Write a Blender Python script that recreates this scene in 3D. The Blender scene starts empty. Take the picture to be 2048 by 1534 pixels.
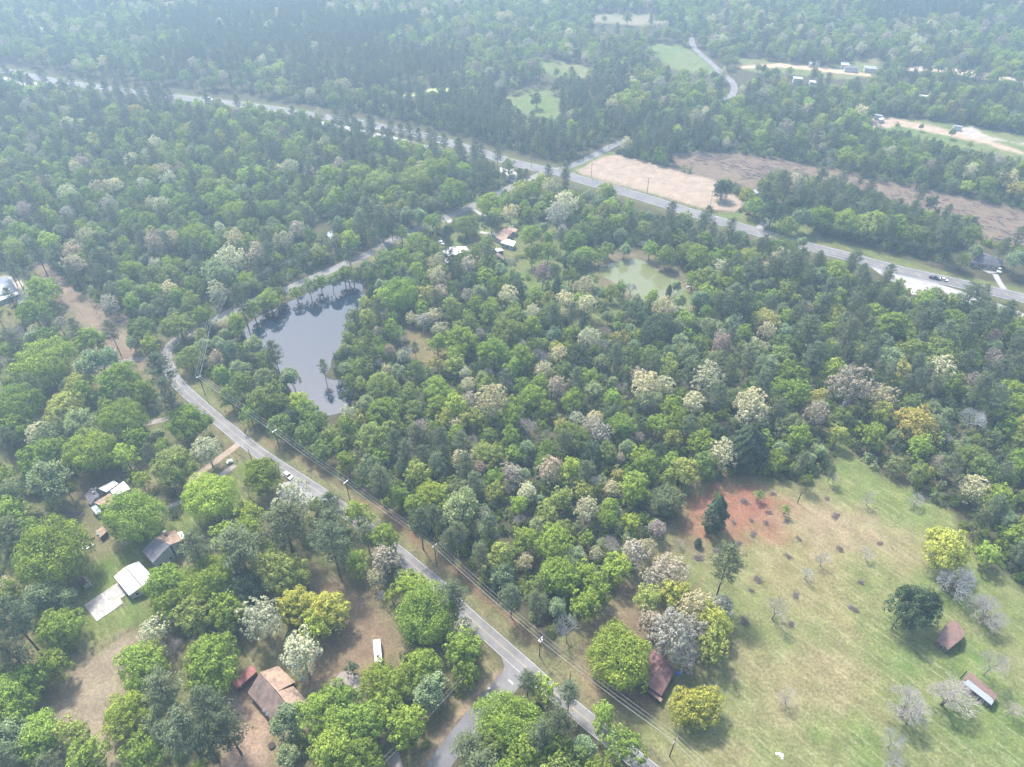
import bpy, math, random
import numpy as np
from mathutils import Vector
R_ = math.radians
SC = bpy.context.scene
COL = SC.collection
# ---------------------------------------------------------------- camera
CAM_H, PITCH, FPX = 225.0, 41.0, 1420.0        # metres, degrees below the horizon, focal length in photo pixels
cam = bpy.data.cameras.new('camera'); camo = bpy.data.objects.new('camera', cam); COL.objects.link(camo)
cam.sensor_width = 36.0; cam.lens = FPX / 2048 * 36.0; cam.clip_start = 1.0; cam.clip_end = 20000
camo.location = (0, 0, CAM_H); camo.rotation_euler = (R_(90 - PITCH), 0, 0); SC.camera = camo
# ---------------------------------------------------------------- sky, sun, exposure
SUN_EL, SUN_AZ = 57.0, -30.0                   # azimuth measured from +Y towards +X
w = bpy.data.worlds.new('World'); SC.world = w; w.use_nodes = True
nt = w.node_tree; bg = nt.nodes['Background']
sky = nt.nodes.new('ShaderNodeTexSky'); sky.sky_type = 'NISHITA'; sky.sun_disc = False
sky.sun_elevation = R_(SUN_EL); sky.sun_rotation = R_(SUN_AZ); sky.air_density = 1.0; sky.dust_density = 3.5; sky.ozone_density = 1.0
nt.links.new(sky.outputs[0], bg.inputs[0]); bg.inputs[1].default_value = 0.15
sl = bpy.data.lights.new('sun', 'SUN'); sl.energy = 3.4; sl.angle = R_(5.0); sl.color = (1.0, 0.93, 0.83)
so = bpy.data.objects.new('sun', sl); COL.objects.link(so)
sd = Vector((math.sin(R_(SUN_AZ)) * math.cos(R_(SUN_EL)), math.cos(R_(SUN_AZ)) * math.cos(R_(SUN_EL)), math.sin(R_(SUN_EL))))
so.rotation_euler = sd.to_track_quat('Z', 'Y').to_euler(); so.location = (0, 0, 400)
SC.view_settings.view_transform = 'Standard'; SC.view_settings.look = 'None'; SC.view_settings.gamma = 1.0
SC.view_settings.exposure = 1.42
cy = SC.cycles
cy.max_bounces = 4; cy.diffuse_bounces = 2; cy.glossy_bounces = 2; cy.transmission_bounces = 1; cy.volume_bounces = 0
cy.transparent_max_bounces = 4; cy.use_denoising = True; cy.use_adaptive_sampling = True; cy.adaptive_threshold = 0.008
cy.caustics_reflective = False; cy.caustics_refractive = False

# ---------------------------------------------------------------- photo pixel -> place on the ground (or on a level z)
CT, ST = math.cos(R_(PITCH)), math.sin(R_(PITCH))
def W(x, y, z=0.0):
    u = (x - 1024) / FPX; v = (y - 767) / FPX
    d = (u, CT - v * ST, -ST - v * CT); s = (z - CAM_H) / d[2]
    return (d[0] * s, d[1] * s)
def ppm(x, y, z=0.0):                           # photo pixels per metre at that place
    X, Y = W(x, y, z); return FPX / (Y * CT + (CAM_H - z) * ST)
def to_px(X, Y, Z=0.0):
    X = np.asarray(X, float); Y = np.asarray(Y, float)
    dep = Y * CT + (CAM_H - Z) * ST
    return 1024 + FPX * X / dep, 767 + FPX * ((CAM_H - Z) * CT - Y * ST) / dep
def WL(pts, z=0.0): return [W(x, y, z) for x, y in pts]
rng = np.random.default_rng(7); rnd = random.Random(11)

# ---------------------------------------------------------------- materials
def new_mat(name):
    m = bpy.data.materials.new(name); m.use_nodes = True
    return m, m.node_tree, m.node_tree.nodes['Principled BSDF']
def surf(name, col, rough=0.8, var=0.25, scale=0.6, col2=None, metal=0.0, spec=0.3, bump=0.0, stripes=None):
    """plain outdoor surface: colour broken up by two sizes of noise, optional stripes (boards, ribs, shingle rows)"""
    m, t, b = new_mat(name); n, l = t.nodes, t.links
    tc = n.new('ShaderNodeTexCoord')
    nz = n.new('ShaderNodeTexNoise'); nz.inputs['Scale'].default_value = scale; nz.inputs['Detail'].default_value = 6; nz.inputs['Roughness'].default_value = 0.7
    l.new(tc.outputs['Object'], nz.inputs['Vector'])
    rp = n.new('ShaderNodeValToRGB')
    c2 = col2 or tuple(c * (1 - var) for c in col); c1 = tuple(min(1, c * (1 + var * .6)) for c in col)
    rp.color_ramp.elements[0].position = .35; rp.color_ramp.elements[1].position = .68
    rp.color_ramp.elements[0].color = (*c2, 1); rp.color_ramp.elements[1].color = (*c1, 1)
    l.new(nz.outputs[0], rp.inputs[0]); out = rp.outputs[0]
    if stripes:
        ax, per, dark = stripes
        mp = n.new('ShaderNodeSeparateXYZ'); l.new(tc.outputs['Object'], mp.inputs[0])
        mu = n.new('ShaderNodeMath'); mu.operation = 'MULTIPLY'; mu.inputs[1].default_value = 1 / per; l.new(mp.outputs[ax], mu.inputs[0])
        fr = n.new('ShaderNodeMath'); fr.operation = 'FRACT'; l.new(mu.outputs[0], fr.inputs[0])
        gt = n.new('ShaderNodeMath'); gt.operation = 'GREATER_THAN'; gt.inputs[1].default_value = .8; l.new(fr.outputs[0], gt.inputs[0])
        mx = n.new('ShaderNodeMix'); mx.data_type = 'RGBA'; mx.blend_type = 'MULTIPLY'
        l.new(gt.outputs[0], mx.inputs[0]); l.new(out, mx.inputs[6]); mx.inputs[7].default_value = (dark, dark, dark, 1); out = mx.outputs[2]
    l.new(out, b.inputs['Base Color']); b.inputs['Roughness'].default_value = rough; b.inputs['Metallic'].default_value = metal
    b.inputs['Specular IOR Level'].default_value = spec
    return m
def leaf_mat(name, transl=0.35, spread=0.48):
    """leaves: the tree's own tint, a little different from leaf to leaf, letting some light through"""
    m, t, b = new_mat(name); n, l = t.nodes, t.links; n.remove(b)
    at = n.new('ShaderNodeAttribute'); at.attribute_type = 'INSTANCER'; at.attribute_name = 'tint'
    ge = n.new('ShaderNodeNewGeometry')
    mr = n.new('ShaderNodeMapRange'); mr.inputs[3].default_value = 1 - spread; mr.inputs[4].default_value = 1 + spread
    l.new(ge.outputs['Random Per Island'], mr.inputs[0])
    tc = n.new('ShaderNodeTexCoord'); nz = n.new('ShaderNodeTexNoise'); nz.inputs['Scale'].default_value = .45; nz.inputs['Detail'].default_value = 2
    l.new(tc.outputs['Object'], nz.inputs['Vector'])
    m2 = n.new('ShaderNodeMapRange'); m2.inputs[1].default_value = .3; m2.inputs[2].default_value = .7; m2.inputs[3].default_value = .8; m2.inputs[4].default_value = 1.2
    l.new(nz.outputs[0], m2.inputs[0])
    mm = n.new('ShaderNodeMath'); mm.operation = 'MULTIPLY'; l.new(mr.outputs[0], mm.inputs[0]); l.new(m2.outputs[0], mm.inputs[1])
    vm = n.new('ShaderNodeVectorMath'); vm.operation = 'SCALE'; l.new(at.outputs['Color'], vm.inputs[0]); l.new(mm.outputs[0], vm.inputs['Scale'])
    df = n.new('ShaderNodeBsdfDiffuse'); tr = n.new('ShaderNodeBsdfTranslucent')
    l.new(vm.outputs[0], df.inputs[0])
    v2 = n.new('ShaderNodeVectorMath'); v2.operation = 'MULTIPLY'; v2.inputs[1].default_value = (1.15, 1.25, .75); l.new(vm.outputs[0], v2.inputs[0]); l.new(v2.outputs[0], tr.inputs[0])
    ms = n.new('ShaderNodeMixShader'); ms.inputs[0].default_value = transl
    l.new(df.outputs[0], ms.inputs[1]); l.new(tr.outputs[0], ms.inputs[2]); l.new(ms.outputs[0], n['Material Output'].inputs[0])
    return m
def twig_mat(name):
    m, t, b = new_mat(name); at = t.nodes.new('ShaderNodeAttribute'); at.attribute_type = 'INSTANCER'; at.attribute_name = 'tint'
    t.links.new(at.outputs['Color'], b.inputs['Base Color']); b.inputs['Roughness'].default_value = .9; b.inputs['Specular IOR Level'].default_value = .1
    return m
M_LEAF = leaf_mat('leaves'); M_NEEDLE = leaf_mat('needles', .15, .4); M_TWIG = twig_mat('twigs')
M_BARK = surf('bark', (.13, .11, .09), .95, .4, 1.5, spec=.1)
M_PALEBARK = surf('pale_bark', (.3, .28, .25), .95, .35, 1.5, spec=.1)
M_ASPH = surf('asphalt', (.185, .183, .186), .9, .3, .12, spec=.2)
M_ASPH2 = surf('fresh_asphalt', (.14, .14, .15), .9, .3, .1, spec=.2)
M_CONC = surf('concrete', (.36, .35, .33), .85, .25, .35)
M_GRAVEL = surf('gravel', (.25, .225, .2), .95, .3, .5)
M_DIRT = surf('dirt_track', (.29, .23, .18), .95, .3, .4)
M_WHITE = surf('white_paint', (.58, .58, .57), .6, .1, 1.0)
M_YEL = surf('yellow_paint', (.38, .32, .17), .7, .25, 1.0)
M_CREO = surf('creosote_wood', (.055, .045, .04), .9, .3, 2.0)
M_GREYM = surf('galvanised_steel', (.5, .52, .54), .4, .15, 2.0, metal=.6, spec=.5)
M_GLASS = surf('window_glass', (.03, .035, .04), .1, .1, 1.0, spec=.8)
M_RUBBER = surf('tyre_rubber', (.02, .02, .02), .8, .1, 3.0)
M_WIRE = surf('aluminium_wire', (.34, .36, .35), .5, .05, 1.0)

# ---------------------------------------------------------------- object helpers
def tag(o, label=None, cat=None, group=None, kind=None):
    if label: o['label'] = label
    if cat: o['category'] = cat
    if group: o['group'] = group
    if kind: o['kind'] = kind
    return o
def empty(name, loc, rz=0.0, parent=None):
    o = bpy.data.objects.new(name, None); o.location = loc; o.rotation_euler = (0, 0, rz); o.empty_display_size = .5
    COL.objects.link(o); o.parent = parent; return o
def mesh_np(name, V, F, k, mats, mi=None, smooth=False):
    """V (n,3), F (m,k) -> mesh data"""
    me = bpy.data.meshes.new(name); V = np.ascontiguousarray(V, np.float32); F = np.ascontiguousarray(F, np.int32)
    me.vertices.add(len(V)); me.vertices.foreach_set('co', V.ravel())
    me.loops.add(F.size); me.loops.foreach_set('vertex_index', F.ravel())
    me.polygons.add(len(F)); me.polygons.foreach_set('loop_start', np.arange(0, F.size, k, dtype=np.int32)); me.polygons.foreach_set('loop_total', np.full(len(F), k, np.int32))
    if mi is not None: me.polygons.foreach_set('material_index', np.asarray(mi, np.int32))
    for m in mats: me.materials.append(m)
    me.update(calc_edges=True)
    if smooth: me.polygons.foreach_set('use_smooth', np.ones(len(F), bool))
    return me
def link(name, me, parent=None, loc=(0, 0, 0), rz=0.0):
    o = bpy.data.objects.new(name, me); o.location = loc; o.rotation_euler = (0, 0, rz); COL.objects.link(o); o.parent = parent; return o
class MB:
    """collects boxes, tubes and polygons and links them as one mesh object"""
    def __init__(s): s.v = []; s.f = []
    def poly(s, pts):
        b = len(s.v); s.v += [tuple(p) for p in pts]; s.f.append(tuple(range(b, b + len(pts)))); return s
    def box(s, x0, x1, y0, y1, z0, z1):
        b = len(s.v); s.v += [(x, y, z) for x in (x0, x1) for y in (y0, y1) for z in (z0, z1)]
        s.f += [tuple(b + i for i in q) for q in ((0, 1, 3, 2), (4, 6, 7, 5), (0, 4, 5, 1), (2, 3, 7, 6), (0, 2, 6, 4), (1, 5, 7, 3))]; return s
    def slab(s, pts, th):                        # a flat polygon given thickness downwards
        n = len(pts); b = len(s.v); s.v += [tuple(p) for p in pts] + [(p[0], p[1], p[2] - th) for p in pts]
        s.f.append(tuple(range(b, b + n))); s.f.append(tuple(range(b + 2 * n - 1, b + n - 1, -1)))
        s.f += [(b + i, b + n + i, b + n + (i + 1) % n, b + (i + 1) % n) for i in range(n)]; return s
    def tube(s, p, q, r0, r1=None, n=6):
        r1 = r0 if r1 is None else r1; p, q = Vector(p), Vector(q); d = (q - p).normalized()
        a = d.orthogonal().normalized(); c = d.cross(a); b = len(s.v)
        for P, r in ((p, r0), (q, r1)):
            for i in range(n):
                t = 2 * math.pi * i / n; s.v.append(tuple(P + (a * math.cos(t) + c * math.sin(t)) * r))
        s.f += [(b + i, b + (i + 1) % n, b + n + (i + 1) % n, b + n + i) for i in range(n)]
        s.f += [tuple(range(b + n - 1, b - 1, -1)), tuple(range(b + n, b + 2 * n))]; return s
    def build(s, name, mat, parent=None, loc=(0, 0, 0), rz=0.0):
        me = bpy.data.meshes.new(name); me.from_pydata(s.v, [], s.f); me.materials.append(mat); me.update()
        return link(name, me, parent, loc, rz)

# ---------------------------------------------------------------- polygons of the place, read off the photograph at ground level
def inpoly(X, Y, P):
    X = np.asarray(X); Y = np.asarray(Y); c = np.zeros(X.shape, bool); n = len(P)
    for i in range(n):
        x0, y0 = P[i]; x1, y1 = P[(i + 1) % n]
        if y0 == y1: continue
        c ^= ((y0 > Y) != (y1 > Y)) & (X < (x1 - x0) * (Y - y0) / (y1 - y0) + x0)
    return c
def segdist(X, Y, P, closed=True):
    d = np.full(np.shape(X), 1e9); n = len(P)
    for i in range(n if closed else n - 1):
        x0, y0 = P[i]; x1, y1 = P[(i + 1) % n]; dx, dy = x1 - x0, y1 - y0
        t = np.clip(((X - x0) * dx + (Y - y0) * dy) / (dx * dx + dy * dy + 1e-9), 0, 1)
        d = np.minimum(d, np.hypot(X - x0 - t * dx, Y - y0 - t * dy))
    return d
def smooth_line(pts, step=4.0):
    P = [np.array(p) for p in pts]; P = [2 * P[0] - P[1]] + P + [2 * P[-1] - P[-2]]; out = []
    for i in range(1, len(P) - 2):
        n = max(1, int(np.linalg.norm(P[i + 1] - P[i]) / step))
        for k in range(n):
            t = k / n; a, b, c, d = P[i - 1], P[i], P[i + 1], P[i + 2]
            out.append(.5 * ((2 * b) + (c - a) * t + (2 * a - 5 * b + 4 * c - d) * t * t + (3 * b - a - 3 * c + d) * t ** 3))
    out.append(P[-2]); return out
def offs(line, d):
    L = np.array(line); T = np.gradient(L, axis=0); T /= np.linalg.norm(T, axis=1)[:, None]
    return L + np.stack([T[:, 1], -T[:, 0]], 1) * np.reshape(d, (-1, 1))
def ribbon(name, line, w0, w1, z, mat, label=None, kind='structure'):
    a, b = offs(line, w0), offs(line, w1); n = len(a)
    V = np.zeros((2 * n, 3)); V[:n, :2] = a; V[n:, :2] = b; V[:, 2] = z
    F = np.array([(i + 1, i, n + i, n + i + 1) for i in range(n - 1)])
    o = link(name, mesh_np(name, V, F, 4, [mat])); tag(o, label, None, None, kind); return o
# ---------------------------------------------------------------- roads (centre lines in photo pixels)
ROAD_R = [(300, 742), (306, 742)]
road_edge = [(1450, 1640), (1320, 1534), (1237, 1468), (1125, 1377), (1044, 1306), (966, 1238), (937, 1212), (866, 1144), (680, 998), (532, 900), (442, 829), (404, 796), (373, 768), (354, 742), (345, 716), (346, 700), (360, 684), (384, 668), (410, 657), (435, 645), (473, 625), (520, 604), (561, 590), (633, 559), (695, 532), (735, 515), (783, 488), (820, 471), (863, 453), (891, 441), (956, 412), (985, 398), (1040, 371), (1085, 352), (1105, 343)]
RL = smooth_line(WL(road_edge), 4.0)
RW = 5.7
road_c = [tuple(p) for p in offs(RL, -RW / 2)]
hw_pts = [(-260, 120), (-120, 132), (0, 141), (68, 154), (120, 164), (192, 174), (240, 180), (342, 193), (428, 203), (514, 213), (651, 234), (718, 245), (762, 254), (817, 265), (872, 278), (920, 292), (981, 311), (1031, 327), (1073, 336), (1119, 345), (1156, 358), (1235, 380), (1309, 402), (1388, 427), (1490, 457), (1600, 489), (1700, 514), (1800, 541), (1917, 567), (2048, 597), (2200, 632)]
HC = smooth_line(WL(hw_pts), 8.0); HWW = 11.0
side_c = smooth_line(WL([(1032, 1338), (1022, 1352), (1000, 1381), (965, 1420), (925, 1468), (882, 1525), (840, 1590), (800, 1660)]), 3.0)
cross_c = smooth_line(WL([(1112, 341), (1140, 333), (1166, 322), (1196, 307), (1224, 292), (1250, 281)]), 5.0)
far_c = smooth_line(WL([(1382, 75), (1386, 92), (1399, 106), (1424, 128), (1444, 147), (1461, 160), (1469, 175), (1464, 190), (1448, 198), (1434, 202)]), 8.0)
Rd = {}
ribbon('road', RL, -RW, 0, .10, M_ASPH)
ribbon('side_road', side_c, -3.3, 3.3, .08, M_ASPH2)
ribbon('highway', HC, -HWW / 2, HWW / 2, .14, surf('highway_asphalt', (.15, .15, .158), .9, .25, .1))
ribbon('crossing_road', cross_c, -3.4, 3.4, .09, M_ASPH)
ribbon('far_road', far_c, -3.2, 3.2, .09, M_ASPH)
# road junction skirt: the flared mouth of the side road
jn = WL([(976, 1289), (990, 1300), (1003, 1316), (1009, 1332), (1003, 1352), (992, 1370), (1024, 1392), (1040, 1372), (1062, 1362), (1100, 1362), (1040, 1318)])
mb = MB().poly([(x, y, .09) for x, y in jn][::-1]); tag(mb.build('road_junction', M_ASPH), kind='structure')
M_FADE = surf('faded_white_paint', (.5, .5, .5), .7, .25, .4)
# painted lines
ribbon('edge_marking', RL, -.28, -.18, .106, M_FADE); ribbon('edge_marking', RL, -RW + .18, -RW + .28, .106, M_FADE)
cl = [p for p in RL]
ribbon('centre_marking', cl, -RW / 2 - .16, -RW / 2 - .06, .106, M_YEL); ribbon('centre_marking', cl, -RW / 2 + .06, -RW / 2 + .16, .106, M_YEL)
ribbon('highway_edge_marking', HC, -4.9, -4.72, .146, M_WHITE); ribbon('highway_edge_marking', HC, 4.72, 4.9, .146, M_WHITE)
ribbon('highway_centre_marking', HC, -1.45, -1.3, .146, M_YEL); ribbon('highway_centre_marking', HC, 1.3, 1.45, .146, M_YEL)
mb = MB(); H = np.array(HC); k = 0; acc = 0.0
for i in range(1, len(H) - 1):
    acc += np.linalg.norm(H[i] - H[i - 1])
    if acc > 7.5 and to_px(*H[i])[0] > 1500:
        acc = 0; d = (H[i + 1] - H[i]); d /= np.linalg.norm(d); nrm = np.array([d[1], -d[0]])
        a = H[i] - nrm * 1.2 - d * 1.3; b = H[i] + nrm * 1.2 + d * 1.3
        mb.poly([(*(a - d * .25), .148), (*(a + d * .25), .148), (*(b + d * .25), .148), (*(b - d * .25), .148)][::-1])
tag(mb.build('hatching', M_YEL), kind='structure')
mb = MB(); c = W(1019, 1362); e = W(1026, 1368)
mb.poly([(*W(1016, 1361), .11), (*W(1018, 1359), .11), (*W(1027, 1367), .11), (*W(1025, 1369.5), .11)]); tag(mb.build('stop_line', M_WHITE), kind='structure')
# new pale carriageway and gravel beside the highway
def sheet(name, px, z, mat, label=None, kind='structure', flip=False):
    P = WL(px); A = sum(P[i][0] * P[(i + 1) % len(P)][1] - P[(i + 1) % len(P)][0] * P[i][1] for i in range(len(P)))
    if A < 0: P = P[::-1]
    me = bpy.data.meshes.new(name); me.from_pydata([(x, y, z) for x, y in P], [], [tuple(range(len(P)))]); me.materials.append(mat)
    return tag(link(name, me), label, None, None, kind)
M_PALECONC = surf('pale_concrete', (.30, .295, .285), .85, .15, .2)
M_WHITEGR = surf('white_gravel', (.42, .40, .38), .95, .2, .3)
sheet('frontage_road', [(1740, 533), (1800, 545), (1900, 575), (2010, 612), (2080, 640), (2080, 655), (1980, 622), (1880, 596), (1800, 573), (1770, 556)], .05, M_PALECONC)
sheet('gravel_strip', [(1790, 566), (1830, 575), (1875, 588), (1918, 601), (1925, 612), (1850, 596), (1800, 582)], .06, M_WHITEGR)
sheet('gravel_strip', [(1000, 335), (1028, 337), (1038, 352), (1030, 366), (1000, 356)], .06, M_WHITEGR)
sheet('gravel_strip', [(-80, 140), (0, 153), (40, 160), (95, 168), (70, 174), (0, 163), (-80, 152)], .06, M_WHITEGR)
sheet('gravel_strip', [(630, 240), (700, 254), (800, 276), (860, 292), (850, 298), (760, 276), (640, 248)], .05, M_PALECONC)
# ---------------------------------------------------------------- ponds
pond_px = [(486, 662), (500, 645), (521, 632), (558, 614), (591, 598), (628, 581), (661, 569), (690, 562), (722, 561), (726, 580), (724, 610), (712, 632), (700, 655), (688, 676), (676, 700), (664, 719), (660, 738), (649, 750), (652, 756), (668, 760), (690, 760), (700, 775), (704, 800), (690, 822), (650, 832), (610, 828), (592, 800), (575, 770), (552, 735), (525, 708), (500, 688)]
gp_px = [(1198, 541), (1202, 532), (1221, 527), (1240, 522), (1262, 518), (1284, 521), (1306, 533), (1328, 546), (1349, 561), (1368, 576), (1379, 588), (1384, 606), (1375, 622), (1340, 622), (1316, 612), (1290, 602), (1262, 588), (1240, 574), (1222, 562), (1205, 552)]
POND, GPOND = WL(pond_px), WL(gp_px)
def water(name, px, z, body, spec_fac, rough, label):
    m, t, b = new_mat(name); n, l = t.nodes, t.links
    b.inputs['Base Color'].default_value = (*body, 1); b.inputs['Roughness'].default_value = rough; b.inputs['IOR'].default_value = 1.33 if spec_fac > .9 else 1.5
    b.inputs['Specular IOR Level'].default_value = spec_fac
    nz = n.new('ShaderNodeTexNoise'); nz.inputs['Scale'].default_value = .8; nz.inputs['Detail'].default_value = 3
    tc = n.new('ShaderNodeTexCoord'); l.new(tc.outputs['Object'], nz.inputs['Vector'])
    bp = n.new('ShaderNodeBump'); bp.inputs['Strength'].default_value = .02; bp.inputs['Distance'].default_value = .1
    l.new(nz.outputs[0], bp.inputs['Height']); l.new(bp.outputs[0], b.inputs['Normal'])
    L = smooth_line(WL(px) + [WL(px)[0]], 2.0)[:-1]
    A = sum(L[i][0] * L[(i + 1) % len(L)][1] - L[(i + 1) % len(L)][0] * L[i][1] for i in range(len(L)))
    if A < 0: L = L[::-1]
    me = bpy.data.meshes.new(name); me.from_pydata([(p[0], p[1], z) for p in L], [], [tuple(range(len(L)))]); me.materials.append(m)
    return tag(link(name, me), label, None, None, 'structure')
water('pond_water', pond_px, .06, (.012, .022, .038), .85, .04, 'dark still pond mirroring the sky and its trees')
water('green_pond_water', gp_px, .06, (.13, .145, .065), 1.0, .03, 'cloudy pale green farm pond')
water('far_pond_water', [(800, 191), (851, 179), (880, 175), (896, 176), (899, 183), (870, 187), (830, 192), (805, 199)], .06, (.38, .42, .2), .6, .2, 'pale green pond beyond the highway')
water('distant_pond_water', [(978, 79), (996, 78), (1014, 82), (1010, 86), (990, 84)], .06, (.5, .55, .6), 1.0, .1, None)
# ---------------------------------------------------------------- what covers the ground
FLOOR, GRASS, LAWN, LITTER, RED, SAND, TAN, MUD, STRIP = (.065, .062, .036), (.150, .152, .078), (.095, .12, .045), (.21, .15, .105), (.20, .10, .068), (.275, .22, .17), (.40, .31, .22), (.19, .14, .11), (.085, .098, .04)
meadow = [(1668, 880), (1690, 885), (1700, 905), (1770, 955), (1835, 980), (1890, 1015), (1925, 1060), (1950, 1110), (1985, 1140), (2060, 1175), (2250, 1250), (2400, 1700), (1500, 1800), (1330, 1534), (1240, 1468), (1130, 1377), (1045, 1306), (1080, 1290), (1170, 1240), (1225, 1185), (1255, 1140), (1300, 1110), (1330, 1060), (1360, 1010), (1400, 965), (1480, 945), (1560, 960), (1610, 975), (1645, 950), (1672, 920)]
corridor = [(345, 700), (362, 722), (402, 742), (435, 785), (486, 835), (556, 885), (644, 935), (715, 985), (802, 1024), (863, 1093), (934, 1140), (1004, 1208), (1080, 1285), (1140, 1370), (1420, 1600), (1320, 1534), (1125, 1377), (966, 1238), (866, 1144), (680, 998), (532, 900), (404, 796), (356, 745)]
west = [(-500, 545), (60, 535), (100, 548), (150, 575), (205, 610), (262, 648), (335, 648), (350, 690), (330, 720), (400, 800), (680, 1010), (976, 1291), (1010, 1330), (861, 1534), (700, 1800), (-800, 1800)]
yard = [(700, 535), (735, 505), (790, 478), (880, 437), (956, 400), (1000, 392), (1010, 420), (1090, 440), (1190, 500), (1200, 560), (1250, 600), (1215, 650), (1160, 660), (1060, 600), (1000, 560), (990, 520), (940, 525), (870, 500), (800, 500), (750, 530)]
clearing = [(810, 655), (860, 668), (895, 700), (900, 735), (860, 745), (820, 722)]
gbank = [(1180, 520), (1205, 500), (1290, 498), (1360, 532), (1400, 578), (1398, 612), (1384, 628), (1300, 618), (1230, 585), (1190, 560)]
sandlot = [(1153, 341), (1204, 312), (1235, 310), (1334, 333), (1425, 359), (1450, 375), (1475, 395), (1500, 412), (1470, 422), (1416, 421), (1292, 388), (1184, 360), (1158, 349)]
lotgrass = [(1130, 352), (1150, 325), (1200, 303), (1235, 306), (1160, 350), (1290, 392), (1416, 424), (1480, 425), (1560, 420), (1640, 470), (1760, 505), (1900, 545), (2100, 590), (2100, 608), (1900, 566), (1700, 515), (1480, 458), (1290, 402)]
cut = [(1340, 308), (1416, 301), (1512, 312), (1639, 332), (1759, 360), (1896, 387), (2049, 421), (2300, 480), (2300, 560), (2049, 500), (1964, 480), (1950, 440), (1827, 420), (1776, 400), (1690, 368), (1600, 352), (1540, 352), (1512, 377), (1434, 362), (1348, 335)]
f_a = [(992, 192), (1022, 181), (1091, 178), (1118, 192), (1122, 223), (1146, 240), (1057, 240), (1022, 209)]
f_b = [(1060, 122), (1120, 122), (1180, 134), (1187, 154), (1135, 163), (1080, 140)]
f_c = [(1280, 84), (1348, 88), (1382, 99), (1400, 112), (1444, 147), (1400, 148), (1348, 139), (1315, 115)]
f_d = [(1455, 108), (1560, 124), (1650, 134), (1700, 125), (1740, 112), (1760, 116), (1758, 150), (1700, 160), (1600, 150), (1500, 145), (1478, 134)]
f_e = [(1740, 230), (1850, 238), (2048, 270), (2200, 296), (2200, 352), (2048, 325), (1900, 298), (1800, 268), (1736, 256)]
f_f = [(1150, 28), (1300, 26), (1345, 44), (1280, 52), (1160, 42)]
d_1 = [(1482, 132), (1560, 127), (1640, 134), (1708, 143), (1752, 150), (1752, 154), (1640, 143), (1560, 134), (1482, 137)]
d_2 = [(1738, 254), (1745, 232), (1786, 236), (1858, 250), (1917, 264), (1977, 279), (2048, 304), (2200, 345), (2200, 352), (2048, 311), (1965, 287), (1870, 266), (1790, 250), (1765, 262)]
d_3 = [(1900, 260), (1945, 252), (1975, 272), (2048, 290), (2200, 330), (2048, 286), (1970, 279), (1930, 270)]
d_4 = [(1770, 130), (1820, 133), (1880, 131), (1960, 143), (2048, 158), (2200, 180), (2200, 190), (2048, 166), (1960, 158), (1900, 146), (1820, 142)]
d_5 = [(-40, 560), (30, 548), (48, 565), (62, 595), (58, 615), (30, 608), (-40, 605)]
wedge = [(60, 510), (95, 520), (170, 600), (262, 655), (330, 690), (335, 712), (270, 735), (225, 728), (170, 665), (110, 600), (70, 548)]
redsoil = [(1385, 985), (1420, 965), (1480, 952), (1530, 968), (1560, 1000), (1575, 1040), (1550, 1065), (1500, 1075), (1450, 1075), (1410, 1070), (1375, 1040)]
brown_e = [(1080, 1290), (1170, 1240), (1225, 1185), (1255, 1140), (1300, 1110), (1330, 1060), (1360, 1010), (1400, 985), (1420, 1060), (1380, 1130), (1420, 1200), (1440, 1290), (1380, 1330), (1300, 1440), (1240, 1440), (1130, 1350)]
corr_brown = [(430, 795), (486, 845), (556, 890), (644, 940), (715, 993), (802, 1031), (863, 1100), (934, 1146), (1004, 1215), (1080, 1285), (1060, 1295), (985, 1215), (900, 1140), (840, 1100), (770, 1035), (690, 985), (600, 925), (540, 895), (470, 845)]
lawn_w = [(150, 1215), (150, 1150), (230, 1105), (330, 1050), (400, 1010), (400, 1060), (330, 1140), (290, 1190), (290, 1235), (186, 1306), (130, 1290)]
lawn_w2 = [(380, 990), (470, 930), (520, 925), (530, 990), (450, 1035), (400, 1030)]
rocky = [(190, 1305), (255, 1262), (275, 1280), (250, 1340), (270, 1400), (230, 1534), (150, 1600), (100, 1500), (90, 1420), (150, 1350)]
litter_c = [(640, 1040), (600, 1100), (640, 1160), (700, 1170), (760, 1190), (790, 1250), (790, 1340), (700, 1380), (620, 1380), (560, 1300), (640, 1250), (620, 1180), (590, 1130), (600, 1060)]
dirt_s = [(445, 1395), (500, 1400), (560, 1460), (540, 1534), (400, 1600), (440, 1480)]
ditch = [(830, 1534), (870, 1475), (930, 1400), (985, 1345), (1008, 1335), (985, 1372), (920, 1440), (868, 1510), (850, 1545)]
dirt_far = [(640, 425), (690, 422), (740, 436), (735, 442), (690, 430), (640, 433)]
mgreen = [(1700, 1240), (1790, 1180), (1900, 1210), (2080, 1230), (2300, 1300), (2300, 1700), (1500, 1700), (1580, 1540), (1660, 1440), (1760, 1400), (1740, 1320)]
mworn = [(1540, 1010), (1640, 990), (1760, 1040), (1850, 1080), (1860, 1130), (1740, 1110), (1620, 1080)]
mworn2 = [(1440, 1330), (1560, 1260), (1680, 1300), (1700, 1380), (1600, 1500), (1480, 1534), (1430, 1440)]
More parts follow.
